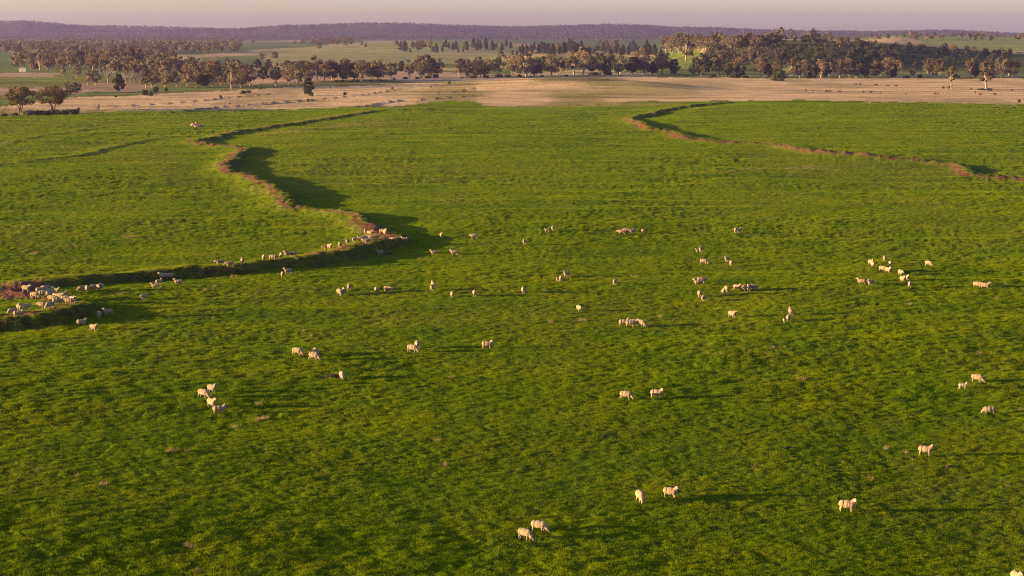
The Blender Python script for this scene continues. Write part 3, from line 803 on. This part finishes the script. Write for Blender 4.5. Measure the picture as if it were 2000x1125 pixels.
# woods that read as one mass: many rough crowns in one mesh
def wood(name, label, spots, mat, tris, seed, sh=(4.5, 6.5)):
    """spots: (x, y, z, height)"""
    S = np.array(spots, float)
    r = np.random.default_rng(seed)
    n = len(S)
    q = r.normal(size=(n, tris, 3)); q /= np.linalg.norm(q, axis=2, keepdims=True)
    q *= r.uniform(.45, 1, (n, tris, 1))
    lob = r.uniform(.65, 1.2, (n, tris, 1))
    H = S[:, 3][:, None]
    w = H * r.uniform(.28, .48, (n, 1))
    cx = S[:, 0][:, None] + q[:, :, 0] * w * lob[:, :, 0]
    cy = S[:, 1][:, None] + q[:, :, 1] * w * lob[:, :, 0]
    cz = S[:, 2][:, None] + H * (.56 + .42 * q[:, :, 2] * lob[:, :, 0])
    C = np.stack([cx, cy, cz], -1)
    a = r.normal(size=(n, tris, 3, 3)) * (H * (1.6 / math.sqrt(tris)) * .42)[:, :, None, None]
    V = (C[:, :, None, :] + a).reshape(-1, 3)
    V = V.astype(np.float32)
    nf = n * tris
    me = bpy.data.meshes.new(name)
    me.vertices.add(len(V)); me.vertices.foreach_set('co', V.ravel())
    me.loops.add(nf * 3); me.loops.foreach_set('vertex_index', np.arange(nf * 3, dtype=np.int32))
    me.polygons.add(nf); me.polygons.foreach_set('loop_start', np.arange(0, nf * 3, 3, dtype=np.int32))
    me.update()
    return link(name, me, mat, kind='stuff', label=label)

def spots_px(n, x0, x1, y0, y1, h0, h1, seed):
    r = random.Random(seed); out = []
    for _ in range(n):
        x, y = ground_at(r.uniform(x0, x1), r.uniform(y0, y1))
        out.append((x, y, float(macro(np.array([x]), np.array([y]))[0]), r.uniform(h0, h1)))
    return out
M_farwood = leaf_material('far_wood_leaf', (.07, .062, .036), (.14, .10, .058), .02, .15, .2)
M_hillwood = leaf_material('hill_wood_leaf', (.055, .05, .03), (.085, .068, .04), .004, .15, .2)
M_slope = leaf_material('slope_wood_leaf', (.040, .042, .026), (.075, .062, .036), .04, .15, .2)
wood('woodland', 'band of woodland across the left middle distance', spots_px(300, -40, 470, 93, 106, 11, 17, 1) + spots_px(170, -40, 470, 82, 93, 11, 16, 2) + spots_px(40, 588, 690, 84, 90, 10, 14, 3) + spots_px(110, 30, 340, 116, 136, 10, 15, 4) + spots_px(60, 190, 470, 138, 152, 8, 13, 14), M_farwood, 70, 1)
wood('hillside_scrub', 'dark scrub covering the shaded right-hand hillside', spots_px(300, 1380, 1760, 92, 128, 3, 8, 5) + spots_px(150, 1700, 1990, 104, 132, 2.5, 6, 6), M_slope, 60, 2)
wood('distant_trees', 'scattered distant trees across the far farmland', spots_px(190, -50, 2050, 72, 82, 8, 14, 7) + spots_px(60, -50, 700, 76, 90, 9, 14, 8), M_farwood, 40, 3)
_r = np.random.default_rng(9)
_y = _r.uniform(6300, 9100, 14000); _x = _r.uniform(-.32, .32, 14000) * _y
_z = macro(_x, _y)
wood('hill_forest', 'forest covering the blue hills on the horizon', np.stack([_x, _y, _z, _r.uniform(7, 13, 14000)], -1), M_hillwood, 14, 4)

# ------------------------------------------------------------------ animals: one continuous body each
WORK = bpy.data.scenes.new('animal_bench')
def fuse(name, prims, voxel, mats, tagger, lump=.0):
    bm = bmesh.new()
    for p in prims:
        if p[0] == 'e':
            _, c, r, rot = p
            m = Matrix.Translation(c) @ Matrix.Rotation(rot, 4, 'Y') @ Matrix.Diagonal((r[0], r[1], r[2], 1))
            bmesh.ops.create_icosphere(bm, subdivisions=3, radius=1, matrix=m)
        else:
            _, a, ra, b, rb = p
            a, b = Vector(a), Vector(b)
            n = max(2, int((b - a).length / (min(ra, rb) * .45)) + 1)
            for i in range(n + 1):
                t = i / n
                bmesh.ops.create_icosphere(bm, subdivisions=2, radius=ra + (rb - ra) * t, matrix=Matrix.Translation(a.lerp(b, t)))
    me = bpy.data.meshes.new(name + '_src'); bm.to_mesh(me); bm.free()
    o = bpy.data.objects.new(name + '_src', me); WORK.collection.objects.link(o)
    md = o.modifiers.new('r', 'REMESH'); md.mode = 'VOXEL'; md.voxel_size = voxel
    sm = o.modifiers.new('s', 'SMOOTH'); sm.iterations = 3; sm.factor = .5
    with bpy.context.temp_override(scene=WORK, view_layer=WORK.view_layers[0]):
        dg = bpy.context.evaluated_depsgraph_get(); dg.update()
        out = bpy.data.meshes.new_from_object(o.evaluated_get(dg))
    bpy.data.objects.remove(o); bpy.data.meshes.remove(me)
    out.name = name
    n = len(out.vertices)
    co = np.empty(n * 3, np.float32); out.vertices.foreach_get('co', co); co = co.reshape(-1, 3)
    no = np.empty(n * 3, np.float32); out.vertices.foreach_get('normal', no); no = no.reshape(-1, 3)
    w = tagger(co)
    if lump:
        f = vnoise(co[:, 0] * 19, co[:, 2] * 19, 5) + vnoise(co[:, 1] * 21, co[:, 2] * 15, 6) + vnoise(co[:, 0] * 17, co[:, 1] * 23, 7) - 1.5
        co = co + no * (f * lump * w)[:, None]
        out.vertices.foreach_set('co', co.ravel())
    at = out.attributes.new('wool', 'FLOAT', 'POINT'); at.data.foreach_set('value', w.astype(np.float32))
    out.polygons.foreach_set('use_smooth', np.ones(len(out.polygons), bool))
    out.materials.clear()
    for m in mats: out.materials.append(m)
    out.update()
    return out

def animal_material(name, fleece, fleece2, bare, bumpd):
    m, nt, N, L = new_mat(name)
    b = N['Principled BSDF']; b.inputs['Roughness'].default_value = 1.0; b.inputs['Specular IOR Level'].default_value = .03
    b.inputs['Sheen Weight'].default_value = .15
    at = N.new('ShaderNodeAttribute'); at.attribute_name = 'wool'
    tc = N.new('ShaderNodeTexCoord'); oi = N.new('ShaderNodeObjectInfo')
    f = ramp(nt, noise_node(nt, 7, 4, .6, tc.outputs['Object']), [(.35, (0, 0, 0)), (.7, (1, 1, 1))])
    c = mix_col(nt, f, fleece + (1,), fleece2 + (1,))
    c = mix_col(nt, at.outputs['Fac'], bare + (1,), c)
    cc = N.new('ShaderNodeVectorMath'); cc.operation = 'SCALE'
    L.new(c, cc.inputs[0]); L.new(math_node(nt, 'ADD', math_node(nt, 'MULTIPLY', oi.outputs['Random'], .25), .86), cc.inputs['Scale'])
    L.new(cc.outputs[0], b.inputs['Base Color'])
    bp = N.new('ShaderNodeBump'); bp.inputs['Distance'].default_value = bumpd; bp.inputs['Strength'].default_value = .8
    L.new(noise_node(nt, 30, 3, .6, tc.outputs['Object']), bp.inputs['Height']); L.new(bp.outputs[0], b.inputs['Normal'])
    return m
M_sheep = animal_material('sheep_fleece', (.31, .22, .14), (.22, .155, .098), (.34, .25, .175), .015)
M_lamb = animal_material('lamb_fleece', (.36, .28, .20), (.31, .235, .165), (.38, .29, .22), .01)
M_cow = animal_material('cattle_hide', (.13, .038, .016), (.09, .026, .012), (.12, .036, .016), .005)

def sheep(name, pose='stand', yaw=0.0, stride=0.0, fat=1.0, leg=1.0, mat=None, seed=0):
    P = []
    zl = .18 * (leg - 1)                        # longer legs lift the trunk
    B = lambda x, y, z: (x, y, z + zl)
    P += [('e', B(0, 0, .53), (.47, .26 * fat, .25 * fat), 0), ('e', B(.29, 0, .52), (.23, .235 * fat, .255 * fat), 0), ('e', B(-.30, 0, .55), (.23, .25 * fat, .225 * fat), 0)]
    P += [('c', B(-.47, 0, .62), .045, B(-.53, 0, .48), .03)]
    for s in (-1, 1):
        st = stride * s
        y = .115 * s
        P += [('c', B(.28, y, .47), .11, B(.29 + st * .3, y, .31), .06), ('c', B(.29 + st * .3, y, .31), .058, (.30 + st * .6, y, .16), .036), ('c', (.30 + st * .6, y, .16), .034, (.30 + st, y, .03), .034)]
        P += [('c', B(-.30, y * 1.05, .50), .135, B(-.33 - st * .3, y, .34), .072), ('c', B(-.33 - st * .3, y, .34), .066, (-.43 - st * .6, y, .24 + zl * .5), .042), ('c', (-.43 - st * .6, y, .24 + zl * .5), .038, (-.40 - st, y, .03), .034)]
    if pose == 'stand':
        nb, ne = Vector(B(.36, 0, .60)), Vector(B(.53, 0, .84))
        hd = Vector((math.cos(yaw) * .19, math.sin(yaw) * .19, -.085)); up = Vector((0, 0, 1))
    elif pose == 'low':
        nb, ne = Vector(B(.38, 0, .57)), Vector(B(.64, 0, .60))
        hd = Vector((math.cos(yaw) * .17, math.sin(yaw) * .17, -.13)); up = Vector((0, 0, 1))
    else:
        nb, ne = Vector(B(.38, 0, .54)), Vector((.60 + .02 * seed, .05 * math.sin(yaw), .30))
        hd = Vector((.10 * math.cos(yaw), .10 * math.sin(yaw), -.19)); up = Vector((1, 0, .3)).normalized()
    P += [('c', nb, .19 * fat, ne, .125)]
    h0 = ne + Vector((0, 0, .035)) if pose != 'graze' else ne
    P += [('c', h0, .088, h0 + hd * .55, .074), ('c', h0 + hd * .5, .07, h0 + hd * 1.05, .046)]
    side = hd.cross(up).normalized()
    for s in (-1, 1):
        e0 = h0 + side * (.06 * s) + up * .03
        P += [('c', e0, .03, e0 + side * (.10 * s) - up * .01 - hd * .15, .022)]
    face0 = np.array(h0 + hd * .72)
    def tagger(co):
        w = sstep(.24, .34, co[:, 2])
        d = np.linalg.norm(co - face0[None, :].astype(np.float32), axis=1)
        return w * sstep(.10, .17, d)
    return fuse(name, P, .021, [mat or M_sheep], tagger, .012)

def cow(name, graze):
    P = [('e', (0, 0, 1.0), (.85, .34, .38), 0), ('e', (.5, 0, 1.02), (.42, .31, .40), 0), ('e', (-.6, 0, 1.05), (.40, .33, .36), 0), ('c', (-.95, 0, 1.2), .06, (-1.02, 0, .5), .035)]
    for s in (-1, 1):
        y = .2 * s
        P += [('c', (.55, y, .85), .18, (.57, y, .48), .09), ('c', (.57, y, .48), .08, (.56, y, .05), .06), ('c', (-.62, y, .95), .24, (-.7, y, .6), .12), ('c', (-.7, y, .6), .11, (-.82, y, .44), .075), ('c', (-.82, y, .44), .07, (-.78, y, .05), .06)]
    if graze:
        P += [('c', (.75, 0, 1.0), .26, (1.2, 0, .55), .16), ('c', (1.2, 0, .52), .15, (1.34, 0, .14), .09)]; e = Vector((1.2, 0, .58))
    else:
        P += [('c', (.75, 0, 1.1), .27, (1.15, 0, 1.35), .17), ('c', (1.15, 0, 1.38), .15, (1.5, 0, 1.22), .09)]; e = Vector((1.12, 0, 1.42))
    for s in (-1, 1):
        P += [('c', e + Vector((0, .12 * s, 0)), .05, e + Vector((-.03, .30 * s, -.02)), .035)]
    return fuse(name, P, .06, [M_cow], lambda co: np.ones(len(co)))

SHEEP = {
    's': [sheep('sheep', 'stand', .25), sheep('sheep', 'stand', -.3, .05, 1.06)],
    'r': [sheep('sheep', 'stand', -1.3, .03, 1.08)],            # head turned to its right
    'l': [sheep('sheep', 'stand', 1.3, .03, 1.08)],             # head turned to its left
    'w': [sheep('sheep', 'low', .1, .13), sheep('sheep', 'stand', 0, .12)],
    'd': [sheep('sheep', 'low', -.2, .04, 1.05)],
    'g': [sheep('sheep', 'graze', .3, .05), sheep('sheep', 'graze', -.4, -.06, 1.08, seed=1)],
    'b': [sheep('lamb', 'stand', -.2, .04, .86, 1.25, M_lamb)],
}
WORD = {'s': 'with raised head', 'r': 'with turned head', 'l': 'with turned head', 'w': 'walking', 'd': 'with lowered head', 'g': 'grazing', 'b': 'standing'}
NSH = [0]
def flock(place, group, items):
    """items (pose, x, y, heading[, size]); heading 0 faces right, 90 away, 180 left, 270 towards the camera"""
    items = sorted(items, key=lambda i: i[1])
    cnt, tot = {}, {}
    key = lambda it: 'b' if it[0] == 'b' else WORD[it[0]]
    for it in items: tot[key(it)] = tot.get(key(it), 0) + 1
    for it in items:
        k = key(it); cnt[k] = cnt.get(k, 0) + 1
        pose, px, py, hd = it[:4]
        sz = it[4] if len(it) > 4 else 1.0
        rd = random.Random(int(px * 91 + py * 7))
        me = SHEEP[pose][rd.randrange(len(SHEEP[pose]))]
        x, y = ground_at(px, py, SURF)
        z = float(height(np.array([x]), np.array([y]))[0])
        o = link('lamb' if pose == 'b' else 'sheep', me)
        o.location = (x, y, z - .02)
        o.rotation_euler = (0, 0, math.radians(hd) + math.atan2(x, y) * -1 + rd.uniform(-.12, .12))
        s = sz * rd.uniform(.95, 1.06) * (.62 if pose == 'b' else 1.0)
        o.scale = (s, s, s)
        noun = 'white lamb' if pose == 'b' else 'cream sheep'
        o['label'] = '%s %s %s%s' % (noun, WORD[pose], place, '' if tot[k] == 1 else ', %s from left' % ordinal(cnt[k]))
        o['category'] = 'lamb' if pose == 'b' else 'sheep'
        o['group'] = group
        NSH[0] += 1

def SURF(x, y):
    """surface with banks, used when standing things on the bank crests"""
    return macro(x, y) + banks(x, y)[0]

G = 'merino flock in the green paddock'
flock('in the mob on the bare bank bend', G, [('s', 51, 572, 330, 1.1), ('g', 67, 583, 330), ('s', 78, 574, 20), ('g', 84, 579, 350), ('d', 88, 570, 10), ('s', 97, 577, 40), ('d', 98, 582, 10), ('s', 109, 574, 330), ('d', 101, 588, 320), ('d', 109, 586, 300), ('s', 116, 588, 320), ('s', 122, 583, 30), ('g', 112, 597, 0), ('d', 128, 592, 350), ('d', 135, 595, 330), ('s', 142, 593, 300), ('g', 80, 603, 330), ('g', 98, 604, 225)])
flock('on the bank at the left picture edge', G, [('g', 25, 612, 200), ('s', 37, 608, 270), ('d', 47, 608, 0, 1.1), ('w', 36, 621, 350)])
flock('in the line right of the mob', G, [('g', 161, 570, 190), ('g', 170, 570, 280), ('g', 184, 569, 190), ('d', 192, 569, 280), ('s', 199, 568, 250)])
flock('below the left bank bend', G, [('s', 159, 636, 5), ('s', 183, 647, 310), ('s', 194, 621, 265), ('s', 212, 616, 175)])
flock('just under the dark bank face', G, [('s', 319, 545, 200, 1.1), ('d', 331, 543, 30), ('s', 304, 564, 170), ('s', 310, 557, 40), ('s', 349, 558, 180), ('d', 281, 585, 240)])
flock('filing along the bank crest', G, [('d', 430, 518, 185), ('d', 449, 519, 190), ('s', 474, 516, 265), ('s', 515, 509, 270), ('g', 533, 508, 340), ('s', 549, 506, 265), ('s', 563, 502, 200), ('d', 572, 501, 350), ('d', 638, 489, 200), ('s', 644, 488, 300), ('s', 664, 484, 265), ('s', 679, 477, 260), ('d', 692, 473, 260), ('s', 702, 471, 250), ('d', 712, 472, 200), ('d', 718, 475, 190), ('d', 722, 469, 350)])
flock('on the bare point of the bank', G, [('s', 714, 458, 265), ('s', 722, 460, 340), ('s', 747, 457, 340), ('s', 752, 458, 290), ('w', 735, 468, 10, .85), ('w', 769, 470, 180, .85), ('w', 791, 472, 180)])
flock('in the shade below the bank', G, [('s', 552, 543, 270), ('s', 563, 535, 190), ('s', 743, 498, 220)])
flock('near the tip of the bank shadow', G, [('s', 862, 465, 270), ('d', 926, 466, 180, 1.05), ('s', 848, 498, 190), ('s', 887, 498, 180)])
flock('alone on the middle of the paddock', G, [('s', 1024, 478, 265)])
flock('in the upper middle of the paddock', G, [('s', 1080, 451, 270), ('b', 1068, 454, 180)])
flock('with a lamb right of the paddock centre', G, [('s', 1107, 541, 240), ('s', 1095, 549, 270), ('b', 1089, 549, 260)])
flock('in the loose row across the paddock centre', G, [('g', 663, 577, 290), ('s', 672, 575, 270), ('d', 682, 567, 90), ('d', 735, 572, 270), ('d', 757, 570, 320), ('s', 844, 569, 265), ('s', 846, 562, 100), ('s', 883, 580, 270, .85), ('d', 927, 579, 265), ('s', 1022, 573, 265), ('d', 1131, 608, 285), ('d', 1201, 557, 265)])
flock('beside the lone standing ewe, lower centre', G, [('d', 815, 680, 265), ('g', 805, 688, 340), ('r', 951, 680, 355)])
flock('in the lower left threesome', G, [('g', 580, 696, 330), ('g', 613, 704, 330), ('d', 617, 694, 95)])
flock('by itself above the left foursome', G, [('g', 668, 740, 275)])
flock('in the left foreground foursome', G, [('r', 414, 768, 310), ('g', 397, 778, 320), ('s', 414, 796, 300), ('s', 428, 809, 0)])
flock('in the far cluster at upper right centre', G, [('d', 1214, 458, 185), ('d', 1225, 453, 190), ('d', 1236, 454, 200), ('d', 1256, 457, 95), ('s', 1436, 457, 270), ('s', 1442, 457, 60)])
flock('in the scattered right-centre mob', G, [('s', 1369, 493, 260), ('b', 1363, 493, 200), ('g', 1374, 515, 350), ('s', 1420, 512, 240), ('s', 1428, 520, 280), ('s', 1364, 557, 190), ('d', 1370, 553, 10), ('d', 1366, 580, 100), ('d', 1374, 589, 265), ('s', 1413, 576, 275), ('d', 1419, 570, 100), ('s', 1439, 567, 330), ('d', 1455, 569, 250), ('s', 1461, 569, 280), ('g', 1470, 567, 355)])
flock('in the tight group standing side by side', G, [('s', 1218, 637, 5), ('d', 1231, 639, 0), ('s', 1238, 638, 350), ('g', 1251, 639, 325)])
flock('right of the tight group', G, [('s', 1430, 621, 315)])
flock('in the pair with a tiny lamb', G, [('d', 1540, 627, 270), ('s', 1544, 617, 95), ('b', 1531, 629, 270, .8)])
flock('in the straggling mob at right', G, [('g', 1728, 512, 270), ('s', 1701, 518, 290), ('d', 1705, 522, 280), ('d', 1739, 521, 265), ('g', 1724, 531, 335), ('s', 1735, 533, 305), ('d', 1759, 538, 300), ('s', 1763, 549, 300), ('s', 1773, 547, 270), ('d', 1777, 562, 270), ('g', 1813, 521, 330), ('s', 1683, 555, 180, 1.05), ('s', 1701, 557, 230), ('d', 1909, 561, 355), ('s', 1924, 563, 350)])
flock('at the right edge of the paddock', G, [('g', 1908, 749, 335), ('b', 1880, 762, 5, 1.25), ('g', 1932, 807, 190)])
flock('by itself in the right foreground', G, [('s', 1807, 891, 0)])
flock('in the pair right of centre', G, [('g', 1222, 780, 345), ('r', 1282, 777, 345)])
flock('in the nearest foreground', G, [('g', 1025, 1053, 325), ('g', 1052, 1037, 335), ('g', 1250, 979, 280), ('r', 1309, 971, 350), ('r', 1654, 1000, 355, 1.08)])
flock('cut off by the lower right corner', G, [('s', 1985, 1143, 300)])

# cattle far off in the dry field
COWS = [cow('cow', True), cow('cow', False)]
cl = [(1574, 179, 250), (1588, 180, 80), (1614, 180.5, 20), (1621, 180.5, 170), (1640, 181.5, 190), (1671, 167, 0), (1680, 167, 180), (1711, 168, 10), (1734, 169.5, 170), (1750, 170, 0), (1686, 182, 250), (1701, 182.5, 30), (1719, 183, 80), (1769, 185.5, 270), (1826, 185, 250), (1831, 185.5, 300), (1915, 187, 180), (1943, 187, 200), (1896, 175, 90), (1976, 179, 10)]
for i, (px, py, hd) in enumerate(sorted(cl)):
    x, y = ground_at(px, py)
    o = link('cow', COWS[i % 3 != 0 and 0 or 1])
    o.location = (x, y, float(height(np.array([x]), np.array([y]))[0]) - .02)
    o.rotation_euler = (0, 0, math.radians(hd)); o.scale = (.85,) * 3
    o['label'] = 'small red-brown cow in the far dry field, %s from the left' % ordinal(i + 1)
    o['category'] = 'cow'; o['group'] = 'cattle in the dry field'

bpy.data.scenes.remove(WORK)

# ------------------------------------------------------------------ small things on the ground
def clump_mesh(seed):
    V, Fc = blades(70, .42, .16, .5, .016, .7, seed)
    return tri_mesh('dry_grass_tuft', V, Fc, [M_dry])
DT = [clump_mesh(500 + i) for i in range(3)]
tufts = [(338, 883, 1.6), (330, 884, 1), (366, 884, 1), (459, 835, 1), (504, 821, 1), (518, 819, 1.2), (606, 659, .9), (505, 790, 1.3), (882, 739, 1.2), (203, 948, 1.2), (150, 930, .7), (366, 1065, .9), (378, 1068, 1), (386, 1115, .9), (1137, 627, 1.8), (1076, 630, 1.2), (1564, 742, 1.6), (1778, 597, 1), (1779, 594, .9), (1912, 690, 1), (1998, 802, 1.2), (855, 861, 1), (236, 575, 1.8), (403, 568, 1.2), (420, 560, 1.2), (456, 538, 1.8), (220, 578, 1), (64, 497, 2), (70, 495, 1.5), (47, 493, 1.2), (90, 437, 2), (250, 464, 2.6), (263, 464, 2), (45, 445, 1.2), (8, 417, 1.4), (20, 415, 1.6), (504, 570, 1.1), (1035, 515, 1.2), (1031, 451, 1), (1090, 455, .9), (1510, 683, .9), (1242, 540, 1), (717, 508, 1), (819, 505, 1), (1680, 560, .8), (1947, 583, 1.1), (593, 648, .8), (1290, 620, .9), (870, 910, .8), (1700, 935, .9), (1731, 877, .9), (1770, 886, .8)]
for i, (px, py, s) in enumerate(sorted(tufts)):
    x, y = ground_at(px, py)
    o = link('dry_grass_tuft', DT[i % 3])
    o.location = (x, y, float(height(np.array([x]), np.array([y]))[0])); o.rotation_euler = (0, 0, i * 2.4)
    o.scale = (s * .62, s * .62, .8 + .15 * s)
    o['label'] = 'pale dry grass tuft in the green paddock, %s from the left' % ordinal(i + 1)
    o['category'] = 'grass tuft'; o['group'] = 'dry tufts in the paddock'

def lump_mesh(name, seed, mat, sub=3, rough=.3, flat=.5):
    bm = bmesh.new(); bmesh.ops.create_icosphere(bm, subdivisions=sub, radius=1)
    rd = random.Random(seed); ph = [rd.uniform(0, 6.28) for _ in range(6)]
    for v in bm.verts:
        p = v.co
        f = 1 + rough * (math.sin(p.x * 2.3 + ph[0]) * math.cos(p.y * 2.9 + ph[1]) + .6 * math.sin(p.z * 4.1 + ph[2] + p.x * 3) + .35 * math.sin(p.x * 9 + ph[3]) * math.cos(p.y * 8 + ph[4]))
        v.co = Vector((p.x * f, p.y * f, max(-.3, p.z * f * flat)))
    me = bpy.data.meshes.new(name); bm.to_mesh(me); bm.free(); me.materials.append(mat)
    return me
CL = [lump_mesh('dark_clod', 600 + i, M_clod, 3, .3, .6) for i in range(3)]
clods = [(593, 271, 1), (627, 267, .8), (678, 267, .8), (684, 265, 1), (725, 246, 1.2), (755, 256, 1.3), (734, 267, 1.2), (756, 263, .9), (762, 262, .9), (768, 260, 1), (771, 232, 1), (793, 231, 1), (684, 238, 1), (806, 252, 1), (839, 240, 1), (851, 244, 1.1), (850, 253, 1), (879, 252, 1.2), (898, 249, .8), (906, 257, 1.2), (936, 259, 1.2), (945, 248, 1.1), (949, 225, .9), (980, 240, .8), (1037, 247, 1.8), (1086, 239, 1.4), (1082, 211, .9), (1033, 234, .9), (1126, 240, 1), (1151, 282, 1.4), (1190, 284, 1.2), (1204, 285, 1.3), (1005, 286, .9), (1437, 227, 1.1), (1444, 234, 1.1), (1380, 239, 1), (1369, 245, 1), (1510, 215, 1), (1540, 220, .9), (1557, 215, 1), (1594, 215, 1.2), (1614, 213, .8), (1630, 215, 1.1), (1541, 204, .9), (1608, 224, 1.1), (1652, 224, 1), (1676, 210, .9), (1712, 206, 1), (1724, 210, 1), (1753, 209, 1), (1761, 218, .9), (1784, 202, 1), (1794, 211, .8), (1817, 230, 1), (1832, 230, 1), (1872, 217, 1.3), (1906, 211, .8), (1945, 206, 1.1), (1597, 250, 1.8), (1655, 250, 1.1), (1671, 249, 1.1), (1517, 245, 1.2), (1619, 236, 1), (1758, 279, 1), (1905, 285, 1), (1797, 243, 1), (905, 572, .8), (650, 735, 1.2), (1955, 558, .9), (757, 492, 1.5), (1538, 876, .75), (1545, 893, .4), (1477, 914, .5), (1687, 886, .5), (1777, 893, .5), (1852, 912, .7), (1629, 820, .4), (1640, 869, .4), (1179, 852, .5), (1433, 1079, .4)]
for i, (px, py, s) in enumerate(sorted(clods)):
    x, y = ground_at(px, py)
    o = link('dark_clod', CL[i % 3])
    o.location = (x, y, float(height(np.array([x]), np.array([y]))[0]) + .02); o.rotation_euler = (0, 0, i * 1.7)
    o.scale = (s * .6, s * .42, s * .24)
    o['label'] = 'small dark clod on the green paddock, %s from the left' % ordinal(i + 1)
    o['category'] = 'clod'; o['group'] = 'dark clods dotting the paddock'

def rock_pile():
    x, y = ground_at(382, 248)
    z = float(height(np.array([x]), np.array([y]))[0])
    e = bpy.data.objects.new('rock_pile', None); COL.objects.link(e); e.location = (x, y, z)
    e['label'] = 'pale heap of boulders alone in the upper left paddock'; e['category'] = 'rock pile'
    ms = [lump_mesh('boulder', 700 + i, M_rock, 3, .22, .85) for i in range(4)]
    for i, (a, b, c, s) in enumerate([(-.9, 0, .55, .8), (.3, .3, .6, .9), (1.2, -.1, .45, .7), (-.2, -.5, .4, .6), (.7, -.6, .35, .5), (-1.5, .2, .3, .45), (.2, .1, 1.15, .55), (1.8, .2, .25, .4)]):
        o = link('boulder', ms[i % 4], None, e); o.location = (a, b, c); o.scale = (s, s * .9, s * .85); o.rotation_euler = (i, i * .7, i * 1.3)
rock_pile()

def shed():
    x, y = ground_at(45, 140)
    z = float(macro(np.array([x]), np.array([y]))[0])
    e = bpy.data.objects.new('shed', None); COL.objects.link(e); e.location = (x, y, z)
    e['label'] = 'tiny pale yellow farm shed in the far left field'; e['category'] = 'shed'
    mw = plain_material('shed_wall', (.62, .52, .36), (.55, .45, .3), 2); mr = plain_material('shed_roof', (.45, .42, .38), (.36, .33, .3), 2)
    w, d, h, r = 2.6, 2.0, 2.2, 2.9
    link('wall', tri_mesh('wall', [(-w, -d, -.3), (w, -d, -.3), (w, d, -.3), (-w, d, -.3), (-w, -d, h), (w, -d, h), (w, d, h), (-w, d, h), (-w, 0, r), (w, 0, r)],
         [(0, 1, 5, 4), (2, 3, 7, 6), (1, 2, 6, 9, 5), (3, 0, 4, 8, 7), (0, 3, 2, 1)], [mw]), None, e)
    link('roof', tri_mesh('roof', [(-w - .3, -d - .3, h - .05), (w + .3, -d - .3, h - .05), (w + .3, 0, r + .1), (-w - .3, 0, r + .1), (w + .3, d + .3, h - .05), (-w - .3, d + .3, h - .05)], [(0, 1, 2, 3), (3, 2, 4, 5)], [mr]), None, e)
    link('door', tri_mesh('door', [(-.6, -d - .02, -.2), (.6, -d - .02, -.2), (.6, -d - .02, 1.9), (-.6, -d - .02, 1.9)], [(0, 1, 2, 3)], [mr]), None, e)
shed()

# ------------------------------------------------------------------ evening haze
def haze():
    me = bpy.data.meshes.new('haze')
    x0, x1, y0, y1, z0, z1 = -8200, 8200, -400, 12800, -9, 125
    V = [(x, y, z) for z in (z0, z1) for y in (y0, y1) for x in (x0, x1)]
    me.from_pydata(V, [], [(0, 2, 3, 1), (4, 5, 7, 6), (0, 1, 5, 4), (2, 6, 7, 3), (0, 4, 6, 2), (1, 3, 7, 5)])
    m = bpy.data.materials.new('haze_air'); m.use_nodes = True
    N = m.node_tree.nodes; N.remove(N['Principled BSDF'])
    v = N.new('ShaderNodeVolumePrincipled')
    v.inputs['Color'].default_value = (.66, .53, .98, 1)
    v.inputs['Density'].default_value = 6.3e-5
    v.inputs['Anisotropy'].default_value = .7
    m.node_tree.links.new(v.outputs[0], N['Material Output'].inputs['Volume'])
    link('haze', me, m, kind='stuff', label='thin bluish evening haze over the valley')
haze()
print('sheep', NSH[0])
